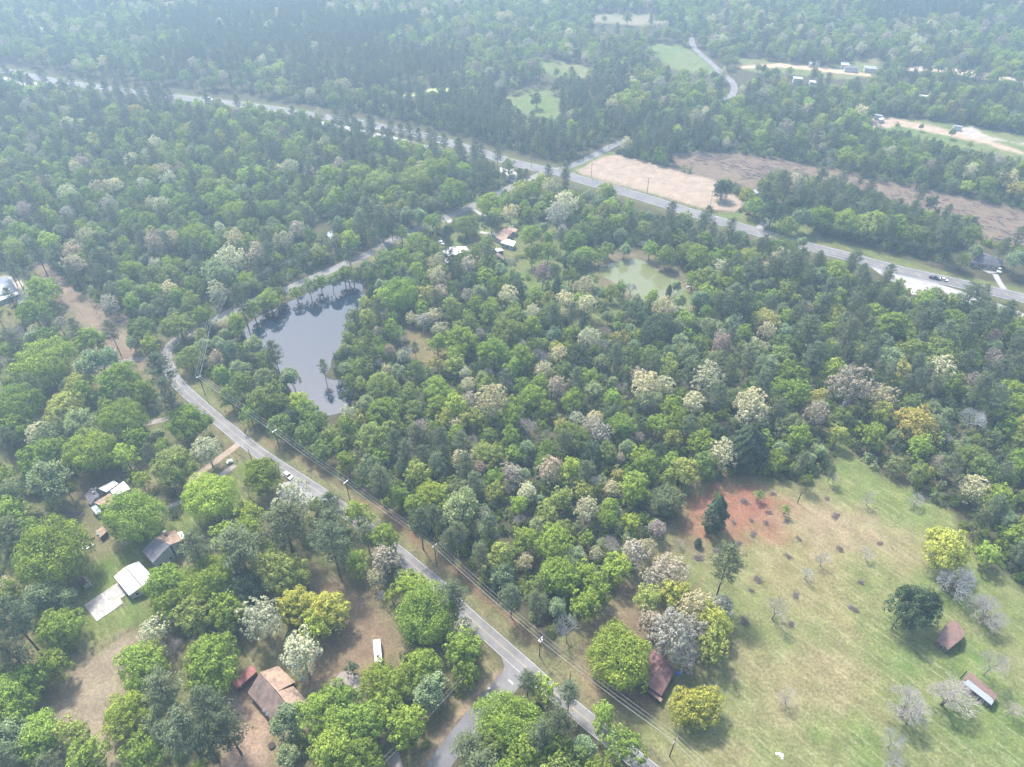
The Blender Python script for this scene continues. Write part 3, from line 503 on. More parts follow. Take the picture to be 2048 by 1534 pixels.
# every tree one can pick out in the photograph: x y width(kind), photo pixels at the middle of the crown
TREES = """764 508 32 K;837 495 32 M;870 501 30 M;815 501 22 Y;803 520 38 G;838 522 42 M;736 532 32 T;696 549 34 M;775 545 28 G;803 540 30 G;835 549 42 G;793 559 26 N;874 529 34 C;907 536 36 D;937 533 36 K;905 515 18 O;977 531 46 M;974 505 28 N;1021 528 26 B;875 559 44 C;882 589 32 K;856 594 42 O;745 586 20 V;796 593 72 G;844 619 34 G;754 610 26 M;731 610 26 Y;972 557 40 G;935 571 34 D;911 575 30 M;958 580 38 T;1030 564 30 D;1014 564 24 T;1018 594 42 C;935 594 32 K;904 619 44 Y;953 614 36 G;979 628 42 G;933 633 26 G;1023 638 56 M;1018 665 60 M;708 635 30 M;736 638 34 Y;772 631 24 K;787 637 26 G;803 638 16 B;823 637 24 C;847 642 30 K;870 633 32 C;881 658 32 C;916 654 24 Y;699 656 30 M;729 670 28 M;756 665 22 K;784 660 36 G;698 679 28 M;803 675 28 B;830 695 18 N;726 704 44 M;756 684 24 G;779 702 26 P;807 714 28 C;874 686 42 G;923 682 62 G;988 707 64 G;911 714 36 G;691 695 24 T;733 733 16 B;756 727 22 B;773 739 22 C;874 730 32 O;907 728 40 Y;831 740 34 M;800 739 34 T;979 672 24 B
1065 629 34 C;1104 622 36 M;1132 599 38 C;1172 612 38 C;1130 625 20 C;1085 548 44 P;1114 578 22 V;1137 553 34 M;1172 572 44 C;1035 581 40 D;1130 645 13 V;1166 644 16 V;1216 629 28 T;1239 636 26 G;1107 669 34 T;1084 687 24 g;1151 669 30 M;1137 673 30 G;1178 667 26 M;1208 660 30 R;1241 678 38 O;1248 701 22 O;1275 673 28 Y;1329 622 46 C;1303 600 34 G;1271 600 26 T;1241 576 28 G;1262 574 30 B;1275 629 44 D;1317 659 70 D;1259 655 26 T;1338 583 14 V;1350 569 24 T;1079 710 42 R;1135 692 22 g;1155 718 54 D;1199 722 38 T;1227 697 32 D;1042 717 54 G;1007 704 28 G;1088 741 36 C;1106 748 26 Y;1014 766 26 B;1044 773 32 G;1081 768 42 G;1067 794 54 G;1116 777 44 K;1187 777 34 T;1148 801 48 G;1227 798 46 G;1225 759 26 T;1151 770 18 B;1275 752 32 K;1290 771 60 C;1329 775 44 C;1299 798 44 T;1245 773 30 B;1338 738 48 Y;1343 706 34 T;1317 695 28 M;1296 718 40 M;1255 747 32 M;1343 814 48 G;1278 814 24 D
1398 593 44 T;1437 597 42 M;1470 595 44 N;1495 604 34 N;1454 571 34 G;1509 571 26 T;1576 581 38 Y;1609 586 36 T;1659 578 38 N;1653 604 46 G;1518 615 24 Y;1567 616 26 T;1541 606 28 N;1412 625 28 G;1361 648 36 T;1393 648 26 T;1421 652 40 T;1470 643 36 T;1495 645 28 M;1530 643 52 O;1535 667 38 C;1509 687 26 C;1590 627 26 N;1615 616 24 K;1671 630 46 Y;1618 659 50 N;1650 662 32 g;1671 681 42 B;1699 659 34 N;1375 669 24 G;1442 694 46 P;1569 690 54 M;1527 699 26 C;1632 704 46 N;1662 704 42 G;1414 762 64 C;1386 806 44 C;1421 799 32 C;1534 729 48 T;1571 745 46 G;1525 768 50 N;1560 777 38 G;1463 754 30 M;1666 745 50 g;1650 770 30 G;1504 815 70 C;1490 792 30 G;1702 777 82 K
1697 673 44 N;1746 630 48 G;1785 648 64 G;1741 592 30 G;1787 586 40 G;1804 606 38 T;1815 630 26 T;1846 637 38 N;1878 586 46 T;1908 606 36 G;1906 643 58 G;1941 630 28 G;1941 615 32 T;1941 593 44 N;1966 593 30 N;1973 634 40 N;2012 630 40 N;1940 659 46 N;1892 666 48 N;1987 659 36 G;1987 676 32 P;2028 660 40 G;2014 674 26 G;1829 674 38 G;1931 690 44 G;1883 690 60 M;1825 701 48 M;1776 683 32 T;1794 694 22 Y;1707 701 38 Y;1783 710 46 T;1882 715 70 M;1949 711 38 G;1987 711 32 P;2001 729 38 P;1882 743 56 C;1799 747 42 O;1942 731 38 G;1991 748 46 N;1943 762 42 K;1903 769 50 G;1961 782 44 N;2026 755 28 G;2031 806 38 g;1991 794 46 N;1832 846 80 O;1855 718 40 M;1741 768 44 D
1495 892 82 V;1502 832 60 C;1721 860 26 g;2029 820 40 G;1944 842 60 W;1894 1098 92 y;1973 1110 46 g;1829 1216 95 D;1915 1162 85 B;1978 1218 84 B;1739 997 30 W;1836 995 36 W;1736 1105 30 W;1646 1120 30 W;1614 1147 30 W;1670 956 24 W;1554 1215 62 W;1577 1394 42 W;1817 1411 95 W;1790 1477 64 W;1902 1386 100 W;1783 1520 54 W;1988 1325 72 W;2025 1418 42 W;1361 1086 20 W;1432 1032 50 V;1434 990 16 S;1519 990 24 S;1571 1020 20 S;1397 1083 16 V;1450 1142 70 N;1341 1144 72 K;1294 1200 56 Y;1352 1190 60 y;1340 1276 92 K;1300 1245 58 K;1390 1215 66 C;1424 1292 66 Y;1308 1160 48 K;1382 1262 58 K;1368 1312 60 K;1422 1242 76 y;1444 1215 50 K;1240 1318 122 G;1392 1410 88 y;1228 1249 30 Y;1135 1262 60 W;1664 944 18 N
798 992 44 G;823 1000 24 B;870 990 66 g;918 1016 74 T;839 1044 50 N;867 1034 40 N;902 1080 44 N;916 1069 40 N;978 1053 44 N;969 1025 30 C;988 985 40 Y;1022 976 30 B;1053 983 36 C;1078 995 24 T;1039 1037 30 B;976 1083 44 G;1000 1118 66 Y;1004 1154 56 T;1053 1118 28 C;1064 1171 36 M;1074 1206 46 N;1022 1189 46 N;1096 1083 38 G
720 768 28 Y;763 772 56 Y;875 780 56 G;874 812 44 G;821 787 42 M;742 795 28 M;768 823 66 G;796 810 30 M;828 819 36 M;779 791 24 G;720 839 28 Y;696 826 30 C;789 853 36 Y;747 876 72 Y;824 840 24 Y;889 839 38 Y;909 849 30 C;942 837 44 Y;937 800 34 K;985 805 62 C;937 770 28 C;830 867 36 N;847 874 36 N;882 877 40 N;918 881 40 N;810 904 36 N;844 904 34 N;874 923 36 N;888 907 30 N;823 884 20 P;694 925 46 G;715 907 34 B;740 937 58 E;798 932 28 T;759 957 46 N;838 948 50 Y;926 921 52 C;972 909 58 Y;958 939 34 P;905 964 26 Y;988 960 40 G;1023 946 44 K;1030 909 30 G;979 869 30 M;1014 763 24 B
1056 848 46 R;1088 873 46 R;1026 906 34 G;1148 874 60 M;1153 836 30 C;1190 837 30 C;1202 869 46 K;1123 852 32 O;1095 901 40 G;1139 943 46 g;1099 941 52 K;1025 948 36 K;1178 938 30 D;1055 985 40 C;1224 977 34 C;1195 966 28 B;1269 971 60 G;1234 950 30 O;1264 994 40 G;1331 959 44 M;1345 927 40 G;1315 848 46 G;1345 880 38 Y;1282 848 36 D;1278 876 24 K;1241 915 24 K;1335 1000 70 E;1123 998 44 Y;1141 991 18 K;1173 1022 50 C;1220 1013 40 G;1264 1045 38 g;1315 1059 38 P;1218 1040 40 G;1108 1085 72 G;1173 1076 34 G;1150 1110 42 T;1116 1153 84 G;1170 1144 48 g;1193 1107 28 C;1216 1088 50 R;1269 1110 60 K;1295 1096 40 C;1233 1136 58 g;1196 1181 56 G;1170 1210 60 G;1079 1204 40 E;1051 1127 30 C;1185 905 46 D;1215 905 40 M
86 582 60 G;68 627 60 G;27 661 44 R;31 692 34 N;147 654 32 N;120 651 30 K;178 682 60 G;192 719 68 T;92 733 104 G;65 702 34 T;219 661 36 N;284 661 60 M;264 685 30 T;300 690 40 G;356 651 62 Y;407 633 46 G;422 664 22 V;476 647 44 G;538 599 46 g;592 586 26 G;479 597 36 N;240 767 74 G;281 788 54 G;322 740 58 N;339 798 56 N;380 719 50 Y;356 699 24 D;407 692 32 T;438 685 30 T;459 699 44 T;500 688 44 T;445 753 44 G;479 733 40 T;534 719 46 M;548 705 36 N;582 747 48 T;534 760 56 E;521 805 52 Y;599 803 42 g;555 808 40 M;616 824 44 G;634 842 48 M;562 856 50 M;613 873 52 M;657 870 36 Y;644 907 40 M;459 794 44 M;500 830 40 G;34 820 90 G;27 856 70 G;130 820 76 Y;82 870 56 C;164 849 66 T;246 846 84 G;106 880 76 E;89 921 80 G;185 907 90 g;250 914 50 g;99 959 80 T;312 866 36 T;380 849 80 G;298 907 38 N;329 897 34 G;414 904 54 C;353 938 84 Y;527 955 78 G;425 1000 100 g;493 979 30 R;281 962 40 g;587 1010 86 C;20 993 60 E;10 525 30 N;26 540 28 N;70 500 34 N
271 1032 112 G;107 1113 130 G;22 1022 60 g;24 1070 70 E;56 1061 46 G;80 1185 76 T;130 1190 50 T;15 1170 40 K;120 1257 78 g;37 1254 80 N;334 1174 84 G;423 1164 100 G;479 1181 70 D;342 1218 74 G;313 1258 58 C;391 1237 70 Y;455 1225 66 G;452 1071 60 g;391 1098 60 N;499 1032 58 g;568 1056 96 N;631 1008 26 G;664 1012 50 N;663 1047 60 N;665 1096 76 N;714 1030 52 g;731 1066 38 N;770 1081 64 G;714 1127 50 G;770 1120 60 K;753 1157 36 C;782 1188 34 g;763 1191 26 B;829 1174 70 g;851 1228 116 G;905 1188 56 N;474 1096 88 N;560 1140 92 Y;487 1176 80 D;521 1237 84 C;465 1232 60 G;598 1212 72 y;655 1224 84 y;582 1218 48 G;631 1252 62 g;602 1306 88 C;704 1337 28 D;650 1432 96 g;712 1450 104 g;690 1398 76 G;668 1498 96 g;577 1440 66 T;768 1367 90 G;843 1338 86 g;861 1379 66 T;817 1452 80 G;927 1298 70 G;929 1342 56 G;929 1262 56 C;719 1518 90 G;665 1394 60 G;775 1420 70 G;22 1403 100 g;78 1474 90 g;20 1472 80 T;61 1359 66 g;108 1335 62 G;147 1467 62 Y;178 1516 80 g;284 1330 92 G;320 1372 74 N;254 1433 88 g;301 1440 50 T;286 1518 80 G;425 1330 108 G;423 1421 78 N;367 1465 88 N;452 1457 70 N;342 1296 50 R;352 1428 40 D;410 1480 60 N;30 1310 60 N
1056 1359 44 N;1086 1379 54 g;1140 1386 46 N;1022 1452 130 G;1058 1440 60 g;937 1501 70 N;1120 1440 60 N;1206 1435 54 g;1247 1496 72 G;1100 1501 80 G;1169 1489 60 T;1047 1514 80 G;990 1500 70 M;1080 1470 60 N;1150 1520 60 M;960 1540 80 N;1020 1560 90 G;1110 1560 80 M;1190 1550 70 G
331 347 32 K;340 364 36 C;297 358 34 Y;385 361 38 M;416 378 46 G;450 404 50 G;481 381 30 T;524 387 34 G;501 407 34 N;368 409 46 G;306 407 26 C;325 415 20 C;297 443 40 G;538 424 56 G;473 429 56 G;496 460 50 M;393 475 60 G;419 489 44 G;348 480 36 C;311 495 42 K;311 531 28 C;337 526 26 g;498 492 38 Y;567 486 40 C;603 364 26 G;462 523 58 C;436 540 62 T;515 514 44 K;538 506 36 N;490 546 30 P;606 506 36 M;388 571 40 G;790 341 40 M;867 338 54 G;926 343 38 G;909 389 52 G;685 431 46 D;716 352 50 G;663 358 48 G;711 375 44 G;762 372 60 Y;833 369 66 Y;793 397 48 G;872 437 30 D;932 451 44 M;978 410 46 G;982 443 36 D;1022 425 34 C;1050 417 28 g;1083 417 38 M;1132 408 48 C;1116 431 44 K;892 465 18 V;973 478 26 T;802 468 34 M;708 457 40 G;1064 469 46 G;1125 467 26 K;1097 478 28 G;1149 485 50 G;1137 520 22 V;1064 511 36 M;1145 488 40 G;1168 510 44 G;1165 462 44 M;1210 474 24 T;1244 468 30 T;1205 457 46 M;1256 442 36 M;1361 457 58 D;1199 513 28 G;1136 516 20 V;1332 510 40 G;1378 505 50 M;1295 451 20 B;1287 485 20 B;1563 499 60 M;1585 536 56 N;1605 513 30 N;1537 533 30 C;1407 485 44 M;1398 519 54 G;1444 533 36 C;1466 519 36 G;1497 522 50 Y;1486 482 46 T;1486 536 26 B;1418 559 54 M;1520 488 26 N;1531 485 26 N;1602 482 24 T;1460 457 30 N;1634 548 46 T;1670 553 56 G;1503 542 36 N
618 572 34 T;640 566 28 G;662 560 34 T;688 550 34 M;505 618 36 G;524 606 32 T;560 590 26 M;1222 585 30 G;1325 614 34 G;1356 600 32 T;1385 560 30 G;1368 640 40 G;1200 585 26 T;1185 560 24 G;1215 500 30 M;1250 498 26 T;1300 500 30 G;1335 522 28 M;1390 600 26 G;646 733 22 N;672 742 18 N;690 735 26 T;698 765 30 M;694 790 30 D;676 752 18 M;1072 199 24 D;1445 380 38 D;1495 392 36 Y;665 352 40 G;735 420 34 N;760 430 34 N;780 435 30 N;720 440 30 N;815 430 34 T;842 430 34 T;800 420 34 Y;765 465 26 T;745 478 24 N;1125 215 16 N;990 172 18 T;1030 170 20 T;1110 175 18 D;1125 190 18 G;1795 250 12 G;1843 253 12 T;1907 265 16 T;1815 270 10 N;1940 290 12 G;1530 374 30 M;1560 365 34 N;1590 372 40 K;1620 375 36 M;1650 385 30 N;1545 430 50 D;1510 415 40 G;1600 430 44 T;1640 440 50 G;1690 445 54 G;1740 450 56 Y;1790 455 56 G;1850 440 40 g;1830 475 50 M;1900 470 50 N;1940 470 36 M;1575 455 40 M;1950 500 30 T;1926 522 30 Y;2035 520 40 T;2010 490 26 N;2040 470 26 N"""
trees = []           # [X, Y, D, letter, class, variant, scale_xy, scale_z, rot, fixed]
def put_tree(x, y, wpx, t, fixed=True):
    zc = 8.0
    for _ in range(3):
        D = max(1.5, wpx / ppm(x, y, zc)); c = cls_for(t, D)
        Rr = PROTO[c][0][2]; zc = PROTO[c][0][3] * (max(.45, min(1.25, D / 2 / Rr)) if c == 'N' else D / 2 / Rr)
    X, Y = W(x, y, zc); trees.append([X, Y, D, t, c, rnd.randrange(len(PROTO[c])), fixed])
for ent in TREES.replace('\n', ';').split(';'):
    q = ent.split()
    if len(q) == 4: put_tree(float(q[0]), float(q[1]), float(q[2]), q[3])
n_hand = len(trees)
# ---------------------------------------------------------------- the woods between them
DRIVES = [[(60, 845), (164, 810), (250, 788)], [(130, 905), (200, 873), (295, 846), (400, 806)], [(200, 735), (330, 718)], [(482, 884), (438, 918), (380, 965)], [(300, 1045), (352, 1008), (428, 961), (470, 930)], [(186, 1308), (285, 1236)], [(380, 979), (489, 918)]]
def forest_ok(X, Y):
    ok = np.ones(X.shape, bool)
    for P, c, s, gsn, k in poly_list:
        if k: ok &= ~inpoly(X, Y, P)
    for P in (POND, GPOND): ok &= ~inpoly(X, Y, P) & (segdist(X, Y, P) > 2.0)
    for line, wd in ((RL, 9.5), (HC, 20), (side_c, 6), (cross_c, 9), (far_c, 8)) + tuple((smooth_line(WL(q_), 4), 3.5) for q_ in DRIVES): ok &= segdist(X, Y, [tuple(p) for p in line][::2], False) > wd
    ok &= ~inpoly(X, Y, WL([(790, 191), (851, 172), (905, 171), (905, 186), (800, 206)])) & ~inpoly(X, Y, WL([(970, 76), (1020, 78), (1020, 90), (970, 90)]))
    for hx, hy, hr in BUILT: ok &= np.hypot(X - hx, Y - hy) > hr
    return ok
BUILT = [(*W(x, y), r) for x, y, r in ((868, 385, 7), (810, 354, 7), (1010, 485, 18), (1000, 510, 10), (915, 508, 13), (885, 480, 8), (1015, 460, 9), (1502, 382, 9), (1975, 530, 22), (643, 458, 9), (1840, 205, 12), (1600, 160, 10), (80, 60, 10), (190, 1000, 13), (215, 1010, 10), (325, 1095, 13), (265, 1160, 15), (205, 1205, 12), (168, 1165, 7), (203, 1065, 8), (550, 1390, 15), (490, 1355, 10), (757, 1310, 9), (590, 985, 9), (690, 1365, 12), (1320, 1350, 10), (10, 585, 18), (240, 985, 8), (180, 1085, 9))]
sc_ = 6.4; gx, gy = np.meshgrid(np.arange(-1000, 1000, sc_), np.arange(-40, 1290, sc_))
gx = gx.ravel() + rng.uniform(-.46, .46, gx.size) * sc_; gy = gy.ravel() + rng.uniform(-.46, .46, gy.size) * sc_
px_, py_ = to_px(gx, gy, 8.0); keep = (px_ > -260) & (px_ < 2310) & (py_ > -70) & (py_ < 1720); gx, gy, px_, py_ = gx[keep], gy[keep], px_[keep], py_[keep]
k = forest_ok(gx, gy)
WEST = WL(west); inw = inpoly(gx, gy, WEST); k &= ~inw | (rng.uniform(0, 1, gx.size) < .36); YARD = WL(yard); k &= ~inpoly(gx, gy, YARD) | (rng.uniform(0, 1, gx.size) < .30)
SEEN = [P for P, c, s, gsn, kk in poly_list if kk] + [POND, GPOND]
for f_ in (.45, .8):      # open ground stays in view: no tall tree hides it from the drone's side (wide mown right-of-way)
    h_ = 17.0 * f_ * 1.25; q_ = CAM_H / (CAM_H - h_); X2, Y2 = gx * q_, gy * q_; hid = segdist(X2, Y2, [tuple(p) for p in HC][::2], False) < 4; hid &= (px_ < 1130) | (px_ > 1570)
    for ln in (cross_c, far_c): hid |= segdist(X2, Y2, [tuple(p) for p in ln][::2], False) < 5
    for P in SEEN: hid |= inpoly(X2, Y2, P)
    k &= ~hid | (rng.uniform(0, 1, gx.size) < .12)
gx, gy, px_, py_ = gx[k], gy[k], px_[k], py_[k]
def clump(X, Y, s, ph): return (np.sin(X * s + ph) * np.cos(Y * s * 1.1 - ph) + np.sin((X + Y) * s * .6 + 2 * ph) + .6 * np.sin((X - 1.7 * Y) * s * 1.9 + ph)) / 2.2
pinef = np.where(clump(gx, gy, .0125, 1.7) > .28, .80, .13) + .1 * clump(gx, gy, .03, 1.0) + np.where((px_ < 820) & (py_ < 600), .10, 0) + np.where((px_ > 1500) & (py_ < 300) & (py_ > 120), .18, 0) + np.where((px_ > 660) & (px_ < 1090) & (py_ > 230) & (py_ < 330), .35, 0) + np.where((px_ < 420) & (py_ > 140) & (py_ < 300), .25, 0)
pinef += np.where((px_ > 780) & (px_ < 1000) & (py_ > 830) & (py_ < 1150), .25, 0)
palef = .5 + .5 * clump(gx, gy, .021, 3.0)
letters = []
for i in range(len(gx)):
    if rnd.random() < pinef[i]: letters.append('N'); continue
    r = rnd.random(); p = palef[i]
    tab = (('G', .26), ('M', .20), ('T', .17), ('Y', .09), ('g', .06), ('D', .05), ('E', .05), ('C', .035 + .035 * p), ('K', .015 + .03 * p), ('B', .03 + .02 * p), ('P', .01), ('O', .015), ('V', .02))
    s_ = sum(x for _, x in tab); r *= s_
    for t_, x in tab:
        r -= x
        if r <= 0: break
    letters.append(t_)
Dm = {'N': (6.5, 8.5), 'D': (6, 9), 'V': (3.5, 5.5), 'B': (5, 8), 'T': (5.5, 9)}; WIDE = 12.5
size = np.array([rnd.uniform(*Dm.get(t_, (6.0, WIDE))) for t_ in letters])
# keep their distance from the trees already placed (grid look-up)
cell = {}
def ckey(X, Y): return (int(X // 12), int(Y // 12))
for T_ in trees: cell.setdefault(ckey(T_[0], T_[1]), []).append((T_[0], T_[1], T_[2]))
order = np.argsort(-size)
for i in order:
    X, Y, D = gx[i], gy[i], size[i]; kx, ky = ckey(X, Y); bad = False
    for a in (-1, 0, 1):
        for b_ in (-1, 0, 1):
            for (x2, y2, d2) in cell.get((kx + a, ky + b_), ()):
                if (X - x2) ** 2 + (Y - y2) ** 2 < (.37 * (D + d2)) ** 2: bad = True; break
            if bad: break
        if bad: break
    if bad: continue
    cell.setdefault((kx, ky), []).append((X, Y, D)); c = cls_for(letters[i], D)
    trees.append([X, Y, D, letters[i], c, rnd.randrange(len(PROTO[c])), False])
def visible(X, Y, m_=30):
    a, b_ = to_px(X, Y, 8.0); return -m_ < a < 2048 + m_ and -m_ < b_ < 1534 + m_
# which stand as objects of their own: all picked-out ones, then the largest in the picture up to 295 of a kind
cnt = {}; single = []; mass = []
for T_ in trees: T_.append(T_[2] * ppm(*to_px(T_[0], T_[1]), 8.0))
for T_ in sorted(trees, key=lambda q: (not q[6], -q[7])):
    kd = KIND[T_[3]]
    if (T_[6] or visible(T_[0], T_[1])) and cnt.get(kd, 0) < (295 if T_[6] or T_[7] > 16 else 0): cnt[kd] = cnt.get(kd, 0) + 1; single.append(T_)
    else: mass.append(T_)
print('trees', len(trees), 'hand', n_hand, 'single', len(single), cnt)
def tint_of(t):
    b_ = TINT[t]; v = rnd.uniform(.82, 1.2); h = rnd.uniform(-.08, .08)
    return (b_[0] * v * (1 + h), b_[1] * v, b_[2] * v * (1 - h))
def scales(T_):
    p = PROTO[T_[4]][T_[5]]; s = T_[2] / 2 / p[2]
    return (s, max(.45 if T_[6] else .75, min(1.25, s)) * (rnd.uniform(.92, 1.08))) if T_[4] == 'N' else (s, s * rnd.uniform(.92, 1.1))
# landmarks used to tell trees apart in words
LAND = [('the dark pond', 600, 690), ('the pine point of the pond', 655, 735), ('the green farm pond', 1290, 565), ('the sand lot', 1290, 360), ('the highway junction', 1120, 340), ('the road bend', 345, 700), ('the silver car', 577, 952),
        ('the white barn roof', 265, 1155), ('the grey two-storey house', 330, 1095), ('the patched-roof old house', 205, 995), ('the brown-roofed house', 545, 1385), ('the white camper', 757, 1307), ('the side road', 965, 1420), ('the maroon-roofed house', 1325, 1365),
        ('the rusty-roofed barn', 1905, 1275), ('the long peeling shed', 1960, 1378), ('the red soil patch', 1480, 1010), ('the round yellow tree', 1895, 1100), ('the meadow neck', 1690, 920), ('the dead grey snag', 1944, 842), ('the slate hip-roofed house', 1975, 530),
        ('the pale white-roofed house', 915, 508), ('the orchard of small bare trees', 1640, 1130), ('the gravel pull-off', 595, 985), ('the woodland clearing', 855, 705), ('the golden oak', 1240, 685), ('the big cream oak', 1414, 762), ('the green lone oak in the field', 1072, 205),
        ('the metal-roofed building', 15, 580), ('the brush windrow', 120, 620), ('the bare rocky yard', 220, 1380), ('the twin cream oaks', 1308, 780), ('the big dark oak', 1317, 659), ('the far dirt road', 1650, 140), ('the far clearing with tracks', 1850, 265), ('the cleared strip', 1700, 380), ('the far pond', 855, 185), ('the curved far highway', 250, 180), ('the road by the woods', 900, 1160), ('the road by the pond', 600, 575),
        ('the pine plantation', 520, 330), ('the meadow edge', 1340, 1080), ('the thicket over the meadow', 1580, 900), ('the highway shoulder', 1800, 560), ('the lower road', 1200, 1440), ('the bottom yard', 600, 1500)]
LANDW = [(n_, *W(x, y)) for n_, x, y in LAND]
def describe(T_):
    d = sorted((math.hypot(T_[0] - x, T_[1] - y), n_, x, y) for n_, x, y in LANDW)[0]; dx, dy = T_[0] - d[2], T_[1] - d[3]
    a = math.degrees(math.atan2(dx, dy)) % 360; w_ = ['behind', 'behind-right of', 'right of', 'front-right of', 'in front of', 'front-left of', 'left of', 'behind-left of'][int((a + 22.5) // 45) % 8]
    sz = 'small' if T_[2] < 6.5 else 'big' if T_[2] > 12 else 'mid-sized'
    return (TONE[T_[3]][0 if T_[5] % 2 == 0 else -1], sz, NOUN[KIND[T_[3]]], w_, d[1]), d[0]
ORD = ['', 'second', 'third', 'fourth', 'fifth', 'sixth', 'seventh', 'eighth', 'ninth', 'tenth', 'eleventh', 'twelfth', 'thirteenth', 'fourteenth', 'fifteenth', 'sixteenth', 'seventeenth', 'eighteenth', 'nineteenth', 'twentieth']
groups = {}
for T_ in single: k_, d_ = describe(T_); groups.setdefault(k_, []).append((d_, T_))
LABEL = {}
for (tone, sz, noun, w_, lm), L in groups.items():
    L.sort(key=lambda q: q[0])
    for i, (d_, T_) in enumerate(L):
        base_ = f'{sz} {tone} {noun} {w_} {lm}'.replace('mid-sized ', '')
        LABEL[id(T_)] = base_ if len(L) == 1 else (base_ + ', the nearest' if i == 0 else base_ + f', {ORD[min(i, 19)]} nearest')
GROUPN = {'oak_tree': 'leafy oaks of the woods and yards', 'pine_tree': 'tall pines of the woods', 'evergreen_tree': 'dark evergreen broad trees', 'cedar_tree': 'dark conical cedars', 'budding_tree': 'pale budding trees', 'young_leaf_tree': 'feathery trees in young leaf', 'bare_tree': 'leafless trees', 'shrub': 'low green shrubs'}
src = {}
for T_ in single:
    kd = KIND[T_[3]]; cm, tm, _, _ = PROTO[T_[4]][T_[5]]; sxy, sz = scales(T_)
    e = empty(kd, (T_[0], T_[1], 0), rnd.uniform(0, 6.28)); ua = rnd.uniform(.88, 1.14); e.scale = (sxy * ua, sxy / ua, sz)
    tag(e, LABEL[id(T_)], NOUN[kd] if kd != 'shrub' else 'shrub', GROUPN[kd])
    cr = link('crown', cm, e); cr['tint'] = tint_of(T_[3]); tr = link('trunk', tm, e)
    src.setdefault((T_[4], T_[5]), (cr, tr))
for cls, L in PROTO.items():      # a source for the massed woods: every tree shape that stands somewhere as an object
    for i in range(len(L)):
        if (cls, i) not in src: print('no single tree of', cls, i)
# ---------------------------------------------------------------- the far woods: one object per kind of wood, each tree an instance
def scatter(name, pts, label, crown_only=False):
    keys = sorted({p[7] for p in pts if p[7] in src}); idx = {k_: i for i, k_ in enumerate(keys)}; pts = [p for p in pts if p[7] in idx]
    me = bpy.data.meshes.new(name); me.vertices.add(len(pts)); me.vertices.foreach_set('co', np.array([[p[0], p[1], p[2]] for p in pts], np.float32).ravel())
    for an, ty, fl, ix in (('tint', 'FLOAT_VECTOR', 'vector', 3), ('siz', 'FLOAT_VECTOR', 'vector', 4), ('rot', 'FLOAT', 'value', 5)):
        a_ = me.attributes.new(an, ty, 'POINT'); a_.data.foreach_set(fl, np.array([p[ix] for p in pts], np.float32).ravel())
    a_ = me.attributes.new('idx', 'INT', 'POINT'); a_.data.foreach_set('value', np.array([idx[p[7]] for p in pts], np.int32))
    o = link(name, me); tag(o, label, None, None, 'stuff')
    ng = bpy.data.node_groups.new(name, 'GeometryNodeTree'); ng.interface.new_socket('Geometry', in_out='INPUT', socket_type='NodeSocketGeometry'); ng.interface.new_socket('Geometry', in_out='OUTPUT', socket_type='NodeSocketGeometry')
    N, L = ng.nodes, ng.links; gi = N.new('NodeGroupInput'); go = N.new('NodeGroupOutput'); ip = N.new('GeometryNodeInstanceOnPoints'); jo = N.new('GeometryNodeJoinGeometry')
    for k_ in reversed(keys):
        cr, tr = src[k_]; j2 = N.new('GeometryNodeJoinGeometry')
        for q in ((cr,) if crown_only else (tr, cr)):
            oi = N.new('GeometryNodeObjectInfo'); oi.inputs[0].default_value = q; L.new(oi.outputs['Geometry'], j2.inputs[0])
        gt = N.new('GeometryNodeGeometryToInstance'); L.new(j2.outputs[0], gt.inputs[0]); L.new(gt.outputs[0], jo.inputs[0])
    def na(n_, t_):
        x = N.new('GeometryNodeInputNamedAttribute'); x.data_type = t_; x.inputs[0].default_value = n_; return [s for s in x.outputs if s.enabled][0]
    L.new(gi.outputs[0], ip.inputs['Points']); L.new(jo.outputs[0], ip.inputs['Instance']); ip.inputs['Pick Instance'].default_value = True
    L.new(na('idx', 'INT'), ip.inputs['Instance Index']); cx = N.new('ShaderNodeCombineXYZ'); L.new(na('rot', 'FLOAT'), cx.inputs[2]); L.new(cx.outputs[0], ip.inputs['Rotation'])
    L.new(na('siz', 'FLOAT_VECTOR'), ip.inputs['Scale']); L.new(ip.outputs[0], go.inputs[0]); md = o.modifiers.new('scatter', 'NODES'); md.node_group = ng
    return o
WOODS = {'oak_tree': ('oak_woods', 'mixed green oak woods stretching to the hazy distance'), 'pine_tree': ('pine_woods', 'dark pine woods around the highway and beyond'), 'young_leaf_tree': ('young_leaf_woods', 'pale feathery woods in young leaf'), 'budding_tree': ('budding_woods', 'scattered pale budding trees of the far woods'),
         'evergreen_tree': ('evergreen_woods', 'dark evergreen broad trees of the far woods'), 'cedar_tree': ('cedar_woods', 'small dark cedars of the far woods'), 'bare_tree': ('bare_woods', 'grey leafless trees of the far woods')}
by = {}
for T_ in mass:
    sxy, sz = scales(T_); by.setdefault(KIND[T_[3]], []).append((T_[0], T_[1], 0, tint_of(T_[3]), (sxy * rnd.uniform(.88, 1.12), sxy * rnd.uniform(.88, 1.12), sz), rnd.uniform(0, 6.28), 0, (T_[4], T_[5])))
for kd, pts in by.items():
    if kd in WOODS: scatter(WOODS[kd][0], pts, WOODS[kd][1])
